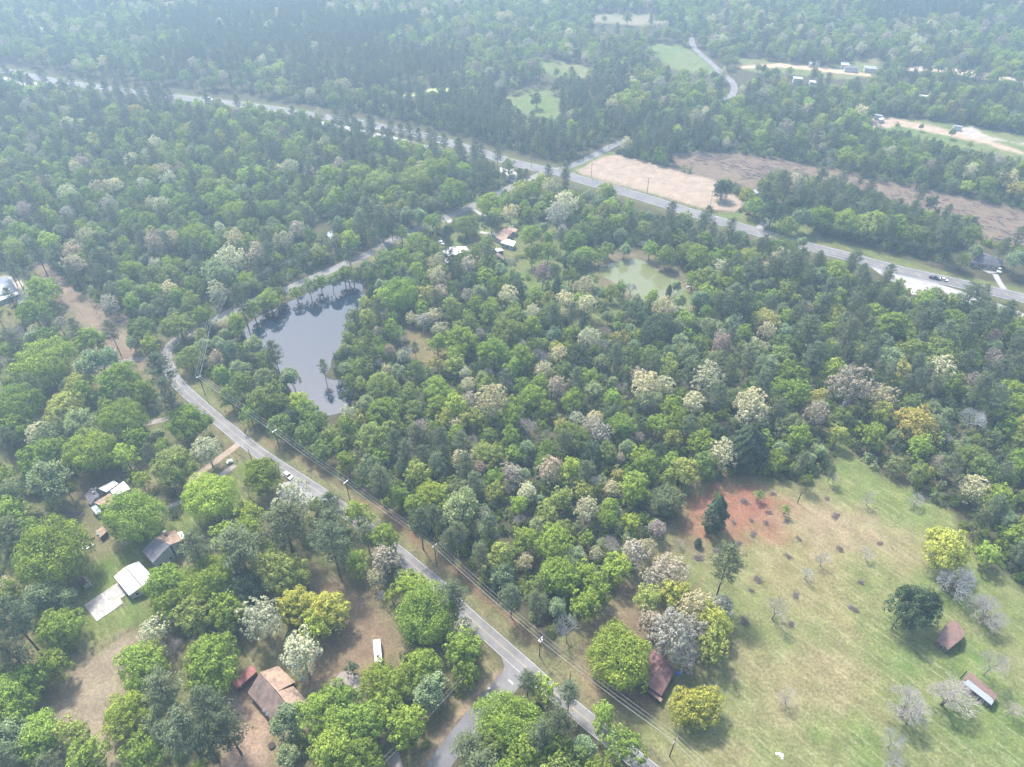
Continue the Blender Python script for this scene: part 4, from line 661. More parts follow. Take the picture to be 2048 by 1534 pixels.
# undergrowth: low bushes closing the forest floor
gx, gy = np.meshgrid(np.arange(-620, 620, 3.0), np.arange(-60, 640, 3.0)); gx = gx.ravel() + rng.uniform(-1.6, 1.6, gx.size); gy = gy.ravel() + rng.uniform(-1.6, 1.6, gy.size)
a_, b_2 = to_px(gx, gy); k = (a_ > -200) & (a_ < 2250) & (b_2 < 1700); gx, gy = gx[k], gy[k]; k = forest_ok(gx, gy) & (rng.uniform(0, 1, gx.size) < np.where(inpoly(gx, gy, WEST) | inpoly(gx, gy, YARD), .14, .8 - .25 * (clump(gx, gy, .05, 2.) > .3))); gx, gy = gx[k], gy[k]
pts = []
for X, Y in zip(gx, gy):
    s_ = rnd.uniform(.35, .95); pts.append((X, Y, -2.6 * s_, tint_of(rnd.choice('EMMGGTD')), (s_, s_, s_ * rnd.uniform(.8, 1.2)), rnd.uniform(0, 6.28), 0, ('S', rnd.randrange(3))))
scatter('undergrowth', pts, 'green undergrowth of bushes on the forest floor', True)
# saplings of the thicket along the meadow
# ---------------------------------------------------------------- buildings: roof planes read at their own heights, walls under every outer roof edge
def roof_mat(n_, c, **k): return surf(n_, c, **k)
R_SLATE = surf('slate_shingle', (.13, .13, .15), .9, .3, .7, stripes=(1, .5, .8)); R_BROWN = surf('brown_shingle', (.17, .125, .105), .95, .45, .5, col2=(.085, .07, .065), stripes=(1, .5, .75))
R_TANB = surf('weathered_and_sunlit_shingle', (.33, .24, .18), .95, .4, .6, col2=(.18, .13, .10)); R_RED = surf('red_painted_metal', (.27, .09, .08), .6, .3, .5, stripes=(0, .6, .75)); R_WHITE = surf('white_roof_metal', (.55, .56, .58), .45, .08, .5, stripes=(0, .9, .93))
R_STEEL = surf('grey_roof_metal', (.17, .20, .25), .5, .15, .5, metal=.2, stripes=(0, .6, .8)); R_TIN = surf('patched_tin', (.30, .33, .37), .5, .35, .8, metal=.2, stripes=(0, .7, .7)); R_RUST = surf('rusty_tin', (.20, .125, .105), .85, .35, .7, col2=(.12, .085, .075), stripes=(0, .6, .8))
R_MAROON = surf('maroon_shingle', (.17, .095, .09), .95, .3, .5, col2=(.11, .07, .07), stripes=(1, .5, .8)); R_PEEL = surf('peeling_white_tin', (.30, .335, .37), .5, .15, 1.2, stripes=(0, .6, .9))
W_GREY = surf('grey_siding', (.40, .42, .41), .8, .1, 1, stripes=(2, .25, .85)); W_RED = surf('dark_red_boards', (.16, .04, .035), .85, .3, 1, stripes=(2, .3, .7)); W_TAN = surf('tan_siding', (.42, .37, .30), .85, .15, 1, stripes=(2, .25, .85)); W_WHITE = surf('white_siding', (.5, .5, .48), .7, .1, 1, stripes=(2, .25, .88)); W_WOOD = surf('old_boards', (.17, .13, .11), .95, .4, 1, stripes=(2, .3, .6))
W_BRICK = surf('pale_brick', (.40, .33, .28), .9, .2, 2); W_DARK = surf('dark_boards', (.08, .06, .055), .9, .3, 1)
def building(name, label, planes, wall=W_TAN, cat='house', inset=.35, windows=True, door=True, group=None):
    """planes: list of (material, [(px, py, z), ...]); neighbouring planes share points"""
    allp = [W(x, y, z) for _, q in planes for x, y, z in q]; cx, cy_ = sum(p[0] for p in allp) / len(allp), sum(p[1] for p in allp) / len(allp)
    e0 = planes[0][1]; a, b_ = W(*e0[0]), W(*e0[1]); rz = math.atan2(b_[1] - a[1], b_[0] - a[0])
    root = empty(name, (cx, cy_, 0), rz); tag(root, label, cat, group); cs, sn = math.cos(-rz), math.sin(-rz)
    def loc(x, y, z): X, Y = W(x, y, z); X -= cx; Y -= cy_; return (X * cs - Y * sn, X * sn + Y * cs, z)
    edges = {}
    for mat, q in planes:
        P = [loc(*p) for p in q]; A = sum(P[i][0] * P[(i + 1) % len(P)][1] - P[(i + 1) % len(P)][0] * P[i][1] for i in range(len(P)))
        if A < 0: P = P[::-1]; q = q[::-1]
        MB().slab(P, .16).build('roof', mat, root)
        for i in range(len(P)):
            k = frozenset((q[i], q[(i + 1) % len(q)])); edges.setdefault(k, []).append((P[i], P[(i + 1) % len(P)], P))
    mb = MB(); n_win = 0; wins = []
    for k, L in edges.items():
        if len(L) > 1: continue
        p, q, P = L[0]; c = [sum(v[i] for v in P) / len(P) for i in (0, 1)]; d = math.hypot(q[0] - p[0], q[1] - p[1]) + 1e-6
        nx, ny = (q[1] - p[1]) / d, -(q[0] - p[0]) / d                      # outward
        a, b_ = (p[0] - nx * inset, p[1] - ny * inset), (q[0] - nx * inset, q[1] - ny * inset); ux, uy = (q[0] - p[0]) / d, (q[1] - p[1]) / d
        a = (a[0] + ux * inset, a[1] + uy * inset); b_ = (b_[0] - ux * inset, b_[1] - uy * inset)
        th = .12; top0, top1 = p[2] - .2, q[2] - .2
        v = [(a[0], a[1], 0), (b_[0], b_[1], 0), (b_[0], b_[1], top1), (a[0], a[1], top0)]
        v2 = [(x - nx * th, y - ny * th, z) for x, y, z in v]; base = len(mb.v); mb.v += v + v2
        mb.f += [tuple(base + i for i in f) for f in ((0, 1, 2, 3), (7, 6, 5, 4), (0, 4, 5, 1), (1, 5, 6, 2), (2, 6, 7, 3), (3, 7, 4, 0))]
        wins.append((a, b_, nx, ny, ux, uy, d, min(top0, top1)))
    mb.build('wall', wall, root)
    if windows:
        done_door = not door
        for a, b_, nx, ny, ux, uy, d, tp in sorted(wins, key=lambda w_: -w_[6]):
            if d < 3.2: continue
            for j in range(int(d // 2.8)):
                u = (j + .5) * d / int(d // 2.8); x, y = a[0] + ux * (u - inset), a[1] + uy * (u - inset)
                isd = (not done_door and j == 1) or (not done_door and d < 6); hw, z0, z1 = (.5, .05, 2.1) if isd else (.55, 1.0, 2.2)
                if z1 > tp - .1: z1 = tp - .1
                if z1 - z0 < .5: continue
                for zz in ((0,) if tp < 4.6 or isd else (0, 2.6)):
                    if z1 + zz > tp - .05: continue
                    f = MB()
                    def pan(h, lo, hi, o0, o1): return [(x + ux * s * h + nx * o, y + uy * s * h + ny * o, z) for o in (o0, o1) for s, z in ((-1, lo), (1, lo), (1, hi), (-1, hi))]
                    for h, lo, hi, o0, o1, tgt in ((hw, z0 + zz, z1 + zz, .0, .05, 'f'), (hw - .09, z0 + zz + .09, z1 + zz - .09, .03, .07, 'g')):
                        g = MB(); g.v = pan(h, lo, hi, o0, o1); g.f = [(0, 3, 2, 1), (4, 5, 6, 7), (0, 1, 5, 4), (1, 2, 6, 5), (2, 3, 7, 6), (3, 0, 4, 7)]
                        if tgt == 'f': par = g.build('door' if isd else 'window', M_WHITE if not isd else W_DARK, root)
                        elif not isd: g.build('pane', M_GLASS, par)
                if isd: done_door = True
    return root, loc
def chimney(root, loc, x, y, z, mat=None, s=.45):
    c = loc(x, y, z); MB().box(c[0] - s, c[0] + s, c[1] - s, c[1] + s, 0.1, z).box(c[0] - s - .08, c[0] + s + .08, c[1] - s - .08, c[1] + s + .08, z + .003, z + .15).build('chimney', mat or W_BRICK, root)
building('metal_roof_house', 'long house with blue-grey metal roof on white gravel at the left edge', [(R_STEEL, [(-60, 612, 3.6), (34, 580, 3.6), (24, 562, 6), (-70, 592, 6)]), (R_STEEL, [(-70, 592, 6), (24, 562, 6), (14, 552, 3.6), (-80, 580, 3.6)]), (R_TIN, [(-60, 622, 2.7), (38, 588, 2.7), (34, 582, 3.2), (-60, 614, 3.2)])], W_WHITE)
r_, lc = building('patched_house', 'rambling old house with patched tin and brown shingle roofs among trees', [(R_TIN, [(220, 982, 3.3), (228.6, 991.7, 2.9), (261.6, 978, 2.9), (247, 962, 3.3)]), (R_TIN, [(195.6, 977, 3.7), (212.7, 984, 3.5), (237, 967, 3.5), (227.4, 961, 3.7)]),
    (R_TANB, [(188, 1005, 3.3), (212.7, 1017, 2.9), (230, 994, 3.0), (220, 986, 3.4)]), (R_SLATE, [(168.7, 991.7, 3.2), (181, 1010, 3.2), (190, 997, 4.3), (178, 981, 4.3)]), (R_SLATE, [(178, 981, 4.3), (190, 997, 4.3), (199, 992, 3.4), (190, 977, 3.4)]), (R_STEEL, [(181, 1015, 2.6), (192, 1029, 2.5), (203, 1023, 2.5), (192, 1009, 2.6)])], W_GREY)
chimney(r_, lc, 186, 984, 4.9, W_BRICK, .3)
g = MB(); c = lc(181, 973, 3.2)
for dx, dy, h in ((0, 0, 1.9), (1.4, .2, 1.7), (.5, 1.2, 1.6)): g.tube((c[0] + dx, c[1] + dy, 0), (c[0] + dx, c[1] + dy, h), .55, .5, 12)
g.build('water_tank', M_GREYM, r_)
r_, lc = building('two_storey_house', 'grey two-storey gable house with slate roof and small skylight', [(R_SLATE, [(283.6, 1102.4, 5.0), (305.6, 1126, 5.0), (341, 1089.5, 8.2), (310, 1075, 8.2)]), (R_TANB, [(310, 1075, 8.2), (341, 1089.5, 8.2), (364.3, 1080, 5.2), (350, 1059, 5.2)])], W_GREY)
chimney(r_, lc, 329, 1063, 8.6, W_BRICK, .5)
P = [lc(352, 1065, 3), lc(362, 1078.5, 3), lc(374, 1075, 2.8), lc(364, 1062.6, 2.8)]; MB().slab(P, .12).build('patio_cover', R_WHITE, r_)
c = lc(324.5, 1093.5, 6.6); MB().box(c[0] - .5, c[0] + .5, c[1] - .6, c[1] + .6, c[2] - .35, c[2] + .05).build('skylight', M_WHITE, r_)
r_, lc = building('white_barn', 'big barn with bright white metal roof beside the stained concrete slab', [(R_WHITE, [(227.4, 1153, 3.2), (258, 1191, 3.2), (283.6, 1172.6, 4.5), (250.6, 1133.5, 4.5)]), (R_WHITE, [(250.6, 1133.5, 4.5), (283.6, 1172.6, 4.5), (306.8, 1155.5, 3.2), (277.5, 1122, 3.2)])], W_WHITE, 'barn')
P = [lc(250.2, 1134, 4.56), lc(251.6, 1133.2, 4.56), lc(284.2, 1171.8, 4.56), lc(282.9, 1172.9, 4.56)]; MB().slab(P, .1).build('ridge_cap', M_CREO, r_)
building('garden_shed', 'tiny brown-roofed garden shed on the lawn near the white barn', [(R_MAROON, [(156, 1161.6, 2.1), (166.7, 1171.4, 2.1), (174.8, 1164.8, 2.9), (164.3, 1153, 2.9)]), (R_TANB, [(164.3, 1153, 2.9), (174.8, 1164.8, 2.9), (182, 1164, 2.1), (172.4, 1152.3, 2.1)])], W_WHITE, 'shed', .12)
building('tin_shed', 'small tan tin shed by the junk heap under the big oak', [(R_TANB, [(193, 1062.6, 2.6), (200.5, 1075, 2.3), (214, 1062.6, 2.3), (208, 1049, 2.6)])], W_WOOD, 'shed', .12, False)
r_, lc = building('brown_house', 'ranch house with three brown shingle roofs at the brown yard', [(R_BROWN, [(495.2, 1385.2, 3.2), (546.6, 1445, 3.2), (582, 1418.2, 5.2), (519.7, 1344.8, 5.2)]), (R_TANB, [(519.7, 1344.8, 5.2), (553.9, 1383, 5.2), (590.6, 1363.9, 3.4), (556.4, 1331.4, 3.4)]), (R_TANB, [(553.9, 1383, 5.2), (582, 1418.2, 5.2), (616.3, 1404.7, 3.1), (587, 1372, 3.1)])], W_RED)  # right-hand planes take a lighter shingle: the sunlit slope is put into the colour
for x, y in ((528, 1421), (534, 1428)):
    c = lc(x, y, 3.9); MB().tube((c[0], c[1], 3.3), (c[0], c[1], 4.0), .04).tube((c[0], c[1], 4.0), (c[0] + .15, c[1] - .12, 4.12), .45, .52, 12).build('satellite_dish', M_WHITE, r_)
building('red_shed', 'long narrow shed with rusty red metal roof beside the ranch house', [(R_RED, [(464.7, 1365.6, 2.9), (474.5, 1377.8, 2.5), (514, 1342.4, 2.5), (502.6, 1329, 2.9)])], W_RED, 'shed', .2)
building('maroon_house', 'cottage with maroon shingle roof half hidden by a big oak', [(R_MAROON, [(1326.7, 1314, 5.0), (1298.5, 1374, 5.0), (1323, 1392.5, 3.2), (1351, 1340, 3.2)]), (R_MAROON, [(1302, 1292, 3.2), (1274, 1352, 3.2), (1298.5, 1374, 5.0), (1326.7, 1314, 5.0)]), (R_TANB, [(1296, 1383, 2.6), (1322, 1404, 2.5), (1325, 1398, 2.7), (1299, 1377, 2.7)])], W_DARK)
building('rusty_barn', 'old barn with rusty red tin roof and pale ridge by bare oaks', [(R_RUST, [(1889, 1252, 4.4), (1924.5, 1277, 4.4), (1930.6, 1264, 3.0), (1910, 1238.5, 3.0)]), (R_RUST, [(1873, 1281, 2.9), (1896.4, 1299.6, 2.9), (1924.5, 1277, 4.4), (1889, 1252, 4.4)])], W_WOOD, 'barn', .3)
r_, lc = building('long_shed', 'long shed whose white tin roof has peeled to brown rust', [(R_RUST, [(1939, 1342.4, 2.7), (1931, 1354, 3.7), (1989, 1400, 3.7), (1995.4, 1389, 2.7)]), (R_PEEL, [(1931, 1354, 3.7), (1923.3, 1363, 2.7), (1983, 1410.3, 2.7), (1989, 1400, 3.7)])], W_WOOD, 'shed', .3)
P = [lc(x, y, z + .05) for x, y, z in ((1925, 1361, 2.95), (1931, 1354.5, 3.68), (1989, 1400, 3.68), (1988, 1401.5, 3.5), (1975, 1391.5, 3.4), (1966, 1386, 3.3), (1955, 1375, 3.35), (1943, 1367, 3.3))]; MB().poly(P[::-1] if sum(P[i][0] * P[(i + 1) % 8][1] - P[(i + 1) % 8][0] * P[i][1] for i in range(8)) < 0 else P).build('rust_patch', R_RUST, r_)
building('lawn_house', 'rambling house of red, brown and white roofs behind the lawn', [(R_TANB, [(989, 473, 3.2), (1006, 483, 3.2), (1018, 471, 4.4), (1000, 462, 4.4)]), (R_RUST, [(1000, 462, 4.4), (1018, 471, 4.4), (1026, 464, 3.4), (1010, 456, 3.4)]), (R_WHITE, [(1001, 485, 3.0), (1027, 493, 3.0), (1032, 483, 3.6), (1010, 476, 3.6)]), (R_TANB, [(1014, 458, 3.2), (1030, 465, 3.2), (1036, 459, 3.0), (1022, 453, 3.0)])], W_GREY)
building('open_shelter', 'small pale-roofed open shelter beside the old trailer', [(R_WHITE, [(989, 497.5, 2.9), (994, 503, 2.9), (1007, 501, 2.9), (1001, 496, 2.9)])], W_WOOD, 'shelter', .15, False)
building('old_trailer', 'dark brown old house trailer below the open shelter', [(R_BROWN, [(990.5, 508.5, 2.8), (1009, 521.5, 2.8), (1012.5, 516, 2.8), (995, 504, 2.8)])], W_WOOD, 'trailer', .1)
building('white_roof_house', 'house with patchy white roof hidden among yard trees', [(R_WHITE, [(885, 502, 3.2), (900, 515, 3.2), (918, 506, 4.4), (903, 493, 4.4)]), (R_WHITE, [(903, 493, 4.4), (918, 506, 4.4), (943, 504, 3.3), (932, 493, 3.3)]), (R_PEEL, [(888, 517, 2.9), (893, 527, 2.8), (906, 522, 2.8), (901, 514.5, 2.9)])], W_TAN)
building('slate_hip_house', 'brick house with large dark slate hip roof north of the highway', [(R_SLATE, [(1941, 525, 3.1), (1968, 529, 3.1), (2000, 533, 3.1), (1985, 513, 6.8), (1961, 507, 6.8)]), (R_SLATE, [(1985, 513, 6.8), (2000, 533, 3.1), (2010, 522, 3.1)]), (R_SLATE, [(1961, 507, 6.8), (1985, 513, 6.8), (2010, 522, 3.1), (1962, 503, 3.1)]), (R_SLATE, [(1941, 525, 3.1), (1961, 507, 6.8), (1962, 503, 3.1)])], W_BRICK)
building('salmon_roof_cottage', 'small cottage with salmon roof between green oaks near the road', [(R_TANB, [(863, 382, 3.0), (872, 388.5, 3.0), (880, 385, 3.6), (872, 379, 3.6)])], W_WHITE)
building('orange_roof_cottage', 'tiny cottage roof of faded orange glimpsed through the oaks', [(R_TANB, [(806, 355, 3.0), (813, 360, 3.0), (821, 357, 3.6), (812, 352.5, 3.6)])], W_TAN)
building('woods_cabin', 'grey cabin in the pines above the pond road', [(R_STEEL, [(651, 467, 3.0), (660, 478, 3.0), (672, 472, 4.0), (664, 461, 4.0)])], W_GREY)
building('blue_shed', 'pale blue metal shed beyond the sand lot trees', [(R_TIN, [(1505, 381, 2.8), (1512, 388, 2.8), (1519, 385, 2.8), (1512, 378.5, 2.8)])], W_GREY, 'shed', .15, False)
far = [('white long-roofed barn of the distant farm', [(1682, 124, 4), (1683, 129, 4), (1699, 130.5, 4), (1698, 125, 4)], R_WHITE), ('dark long house of the distant farm', [(1689, 131, 4), (1690, 135, 4), (1716, 137.5, 4), (1715, 133, 4)], R_SLATE), ('blue-grey long house right of the distant farm', [(1728, 130.5, 4), (1730, 136, 4), (1754, 138.5, 4), (1753, 133, 4)], R_TIN),
       ('long pale metal building at the head of the dirt lane', [(1749, 227, 4), (1750, 230, 4), (1767, 233, 4), (1766, 230, 4)], R_TIN), ('small pale roof beside the dirt lane end', [(1757, 236.5, 3), (1760, 240, 3), (1769, 238, 3), (1767, 234.5, 3)], R_WHITE), ('open-fronted grey shed beside the gravel fork', [(1906, 249, 3.5), (1908, 252, 3.5), (1926, 254.5, 3.5), (1925, 251.5, 3.5)], R_TIN),
       ('white roof lowest of the homestead cluster in the woods', [(1829, 208, 5), (1830, 211, 5), (1839, 212, 5), (1839, 209, 5)], R_WHITE), ('white roof leftmost of the homestead cluster in the woods', [(1818, 199, 5), (1819, 203, 5), (1826, 203, 5), (1826, 199.5, 5)], R_WHITE), ('white roof middle of the homestead cluster in the woods', [(1830, 199, 5), (1831, 204, 5), (1838, 204.5, 5), (1838, 200, 5)], R_WHITE),
       ('white roof topmost of the homestead cluster in the woods', [(1838, 189, 5), (1839, 192.5, 5), (1858, 193.5, 5), (1857, 190, 5)], R_WHITE), ('white roof leftmost behind the far pines', [(1586, 153, 5), (1588, 156.5, 5), (1606, 158, 5), (1604, 154, 5)], R_WHITE), ('white roof rightmost behind the far pines', [(1618, 160, 5), (1620, 163.5, 5), (1634, 166, 5), (1631, 161.5, 5)], R_WHITE),
       ('pale flat building in the woods at upper left', [(78, 54, 6), (80, 63, 6), (108, 64, 6), (106, 55, 6)], R_WHITE), ('tiny pale roof by the far track, left of the farm', [(1618, 123, 4), (1619, 126, 4), (1625, 127, 4), (1624, 124, 4)], R_WHITE), ('small brown roof by the far track, left of the farm', [(1632, 120, 4), (1633, 124, 4), (1642, 125, 4), (1641, 121, 4)], R_BROWN)]
for lb, q, m_ in far: building('farm_building', lb, [(m_, q)], W_WHITE, 'building', .3, False, group='far farm buildings')

# ---------------------------------------------------------------- utility poles and wires
def pole(base, H=13.0, arms=1, trans=False, mat=M_CREO, label='', face=None, marker=False, name='utility_pole', group='wooden utility poles', lean=(0, 0)):
    X, Y = W(*base); r_ = empty(name, (X, Y, 0), face or 0.0); tag(r_, label, 'utility pole' if name == 'utility_pole' else 'post', group)
    MB().tube((0, 0, -.2), (lean[0], lean[1], H), .19, .13, 8).build('pole', mat, r_)
    for k in range(arms):
        z = H - .5 - k * 1.2; MB().box(-.07, .07, -1.25, 1.25, z, z + .14).build('crossarm', M_GREYM if k else mat, r_)
        for y in (-1.15, 0, 1.15): MB().tube((0, y, z + .143), (0, y, z + .42), .07, .045, 6).build('insulator', M_WHITE, r_)
    if trans:
        for y in (-.45, .45): MB().tube((.35, y, H - 3.2), (.35, y, H - 2.2), .27, .27, 10).build('transformer', M_GREYM, r_)
    if marker: MB().tube((0, 0, 1.5), (0, 0, 1.9), .24, .24, 8).build('marker_band', M_YEL, r_)
    return (X, Y)
line_px = [(905, 418), (820, 450), (735, 490), (640, 530), (548, 577), (466, 621), (430, 690), (411, 790), (560, 899), (700, 1001), (873, 1128), (1079, 1313), (1339, 1513), (1500, 1660)]
names = ['by the upper road past the lawn', 'beside the cabin woods', 'at the top of the pond road', 'above the pond road pines', 'over the pond road clearing', 'at the road beside the brush windrow', 'inside the road bend, half hidden by cedars', 'just below the road bend', 'beside the bare earth scar on the verge', 'opposite the gravel pull-off', 'on the verge below the olive oak', 'carrying transformers opposite the side road', 'on the verge at the bottom of the photo', 'beyond the bottom edge']
LP = []
for i, p in enumerate(line_px):
    a = W(*line_px[max(0, i - 1)]); b_ = W(*line_px[min(len(line_px) - 1, i + 1)]); ang = math.atan2(b_[1] - a[1], b_[0] - a[0])
    LP.append(pole(p, 13.0, 2 if i > 6 else 1, i == 11, label='dark wooden utility pole ' + names[i], face=ang, marker=i in (9, 10)) + (ang,))
def wires(name, label, PL, offs_, zs, H=12.9, rad=.028):
    r_ = empty(name, (PL[0][0], PL[0][1], 0)); tag(r_, label, 'power line')
    for o_, z_ in zip(offs_, zs):
        g = MB()
        for (x0, y0, a0), (x1, y1, a1) in zip(PL[:-1], PL[1:]):
            p = np.array([x0 - math.sin(a0) * o_, y0 + math.cos(a0) * o_, z_]); q = np.array([x1 - math.sin(a1) * o_, y1 + math.cos(a1) * o_, z_]); prev = p; n_ = 8
            for k in range(1, n_ + 1):
                t_ = k / n_; c = p + (q - p) * t_; c[2] -= 4 * t_ * (1 - t_) * .9; g.tube(prev - [PL[0][0], PL[0][1], 0], c - [PL[0][0], PL[0][1], 0], rad, rad, 4); prev = c
        g.build('wire', M_WIRE, r_)
wires('power_line', 'four long bright wires strung above the verge of the near road', LP, (-1.15, 0, 1.15, .0), (12.95, 12.95, 12.95, 10.6))
HPX = [(1062, 336), (1095, 331), (1182, 356), (1294, 386), (1419, 419), (1494, 443), (1643, 478), (1758, 511), (1888, 530), (2040, 566)]
HN = ['left of the highway junction', 'at the wood corner by the junction', 'at the left corner of the sand lot', 'in front of the sand lot middle', 'at the right end of the sand lot', 'in the grass by the orange car', 'against the dark pines north of the highway', 'over the bushy verge north of the highway', 'left of the slate-roofed house drive', 'right of the slate-roofed house drive']
HL = []
for i, p in enumerate(HPX): HL.append(pole(p, 11.5, 1, label='slim weathered utility pole ' + HN[i], face=-.45, mat=surf('weathered_wood', (.16, .14, .12), .9, .2, 1) if i == 0 else bpy.data.materials['weathered_wood'], group='slim poles along the highway') + (-.45,))
wires('power_line', 'thin pale wires following the north side of the highway', HL[2:], (-1.1, 1.1), (11.5, 11.5), rad=.03)
JL = [pole(p, 11.5, 1, label='utility pole beside the crossing road ' + s_, face=.6, mat=bpy.data.materials['weathered_wood'], group='slim poles along the highway') for p, s_ in (((1139, 332), 'nearest the junction'), ((1166, 323), 'with a lamp arm'), ((1203, 305), 'next to the lot gate'), ((1218, 297), 'at the wood edge'))]
for p, h, s_, nm in (((507, 930), 9, 'tall dark service pole beside the road by the small enclosure', 'utility_pole'), ((53, 801), 9, 'leaning dark pole alone in the far-left yard', 'utility_pole'), ((942, 1364), 9, 'service pole with pale fittings in the corner by the side road', 'utility_pole'), ((1783, 1257), 9, 'service pole with white fittings beside the dark meadow oak', 'utility_pole'),
                   ((205, 826), 4, 'short dark post by the left driveway', 'post'), ((1139, 1364), 6, 'short dark pole on the verge fence line', 'post'), ((1595, 1005), 6.5, 'lone leaning dark post at the top of the meadow', 'post'), ((1921, 1357), 5, 'dark post at the corner of the peeling shed', 'post'), ((146, 1000), 4, 'thin grey post by the old patched house', 'post'), ((1840, 1015), .1, '', '')):
    if nm: pole(p, h, 1 if nm == 'utility_pole' else 0, label=s_, face=.4, name=nm, group=None)
LW = [W(942, 1364), W(760, 1560)]; wires('power_line', 'pair of thin wires from the corner service pole to the lower left', [(LW[0][0], LW[0][1], -2.2), (LW[1][0], LW[1][1], -2.2)], (-.6, .6), (8.9, 8.9), rad=.025)

# ---------------------------------------------------------------- vehicles
def paint(n_, c): return surf(n_, c, .3, .05, .5, spec=.6)
P_SILVER, P_WHITE, P_DARK, P_MAROON, P_ORANGE = paint('silver_paint', (.55, .58, .62)), paint('white_car_paint', (.75, .76, .76)), paint('dark_paint', (.035, .04, .055)), paint('maroon_paint', (.15, .02, .025)), paint('orange_paint', (.65, .16, .04))
M_LAMP = surf('lamp_glass', (.7, .7, .65), .2, .05, 1, spec=.8); M_RED = surf('red_lens', (.4, .02, .02), .3, .1, 1)
def vehicle(name, label, cat, px, head_px, L=4.7, Wd=1.85, Hh=1.7, mat=None, kind='suv', z=.1):
    X, Y = W(*px); a, b_ = W(*px), W(*head_px); rz = math.atan2(b_[1] - a[1], b_[0] - a[0]); r_ = empty(name, (X, Y, z), rz); tag(r_, label, cat)
    l = L / 2; h = Hh; w_ = Wd / 2
    prof = {'suv': [(-l, .35), (-l, .95 * h * .6), (-l + .12, h * .62), (l * .45, h * .60), (l - .1, h * .52), (l, h * .42), (l, .35)], 'pickup': [(-l, .4), (-l, h * .55), (l * .5, h * .57), (l - .08, h * .53), (l, h * .42), (l, .4)]}['pickup' if kind == 'pickup' else 'suv']
    cab = {'suv': [(-l + .12, h * .62), (-l + .45, h * .97), (l * .12, h), (l * .48, h * .6)], 'sedan': [(-l * .72, h * .62), (-l * .35, h * .97), (l * .15, h), (l * .5, h * .6)], 'pickup': [(-l * .15, h * .57), (-l * .05, h * .98), (l * .3, h), (l * .55, h * .56)]}[kind]
    def ext(pr, hw, hw_top=None, zt=None):
        g = MB(); n_ = len(pr); zmx = max(q[1] for q in pr); zmn = min(q[1] for q in pr)
        def ww(zz): return hw if hw_top is None else hw + (hw_top - hw) * (zz - zmn) / (zmx - zmn)
        g.v = [(x_, -ww(z_), z_) for x_, z_ in pr] + [(x_, ww(z_), z_) for x_, z_ in pr]; g.f = [tuple(range(n_))[::1], tuple(range(2 * n_ - 1, n_ - 1, -1))] + [(i, n_ + i, n_ + (i + 1) % n_, (i + 1) % n_) for i in range(n_)]; return g
    ext(prof, w_).build('body', mat, r_); ext(cab, w_ - .06, w_ - .28).build('window', M_GLASS, r_)
    t0, t1 = cab[1], cab[2]; MB().box(t0[0] - .02, t1[0] + .02, -w_ + .27, w_ - .27, max(t0[1], t1[1]) - .02, h + .05).build('roof', mat, r_)
    for sx in (-1, 1):
        for sy in (-1, 1): MB().tube((sx * l * .62, sy * (w_ - .22), .34), (sx * l * .62, sy * (w_ + .02), .34), .34, .34, 14).build('wheel', M_RUBBER, r_)
    for sy in (-1, 1):
        MB().box(l - .03, l + .03, sy * w_ * .72 - .18, sy * w_ * .72 + .18, h * .36, h * .46).build('headlight', M_LAMP, r_); MB().box(-l - .03, -l + .03, sy * w_ * .8 - .12, sy * w_ * .8 + .12, h * .4, h * .52).build('tail_light', M_RED, r_)
    return r_
vehicle('silver_car', 'silver car driving down the near road', 'car', (577, 954), (620, 988), 4.8, 1.9, 1.75, P_SILVER, 'suv', .11)
vehicle('dark_pickup', 'dark pickup truck on the highway ahead of the slate-roofed house', 'pickup truck', (1868, 558), (1900, 566), 5.8, 2.0, 1.9, P_DARK, 'pickup', .15)
vehicle('white_car', 'white car just behind the dark pickup on the highway', 'car', (1886, 561), (1920, 569), 4.6, 1.85, 1.5, P_WHITE, 'sedan', .15)
vehicle('dark_car', 'black car parked on the lawn among yard trees', 'car', (881, 471), (892, 474), 4.7, 1.85, 1.5, P_DARK, 'sedan', .02)
vehicle('white_pickup', 'white pickup parked beside the patchy white roof', 'pickup truck', (883, 487), (890, 494), 5.2, 1.9, 1.8, P_WHITE, 'pickup', .02)
vehicle('maroon_car', 'maroon car parked in the grass right of the sand lot', 'car', (1497, 430), (1485, 428), 4.8, 1.85, 1.5, P_MAROON, 'sedan', .02)
vehicle('orange_car', 'orange car parked in the grass next to the maroon one', 'car', (1508, 432), (1520, 435), 4.6, 1.85, 1.4, P_ORANGE, 'sedan', .02)
vehicle('white_truck', 'white truck parked on the slate-roofed house drive', 'truck', (1996, 543), (1997, 548), 5.6, 2.1, 2.3, P_WHITE, 'pickup', .08)
vehicle('dark_truck', 'dark truck where the highway curves in at upper left', 'truck', (47, 150), (60, 152), 10, 2.6, 4.0, P_DARK, 'suv', .15)
vehicle('dark_sedan', 'small dark car ahead of the dark truck at upper left', 'car', (26, 145), (14, 143), 4.8, 1.9, 1.5, P_DARK, 'sedan', .15)
vehicle('black_sedan', 'tiny dark car at the far left end of the highway', 'car', (14, 141), (4, 140), 4.8, 1.9, 1.5, P_DARK, 'sedan', .15)
vehicle('white_van', 'white van on the far highway past the pine plantation', 'van', (420, 201), (440, 204), 6, 2.2, 2.5, P_WHITE, 'suv', .15)
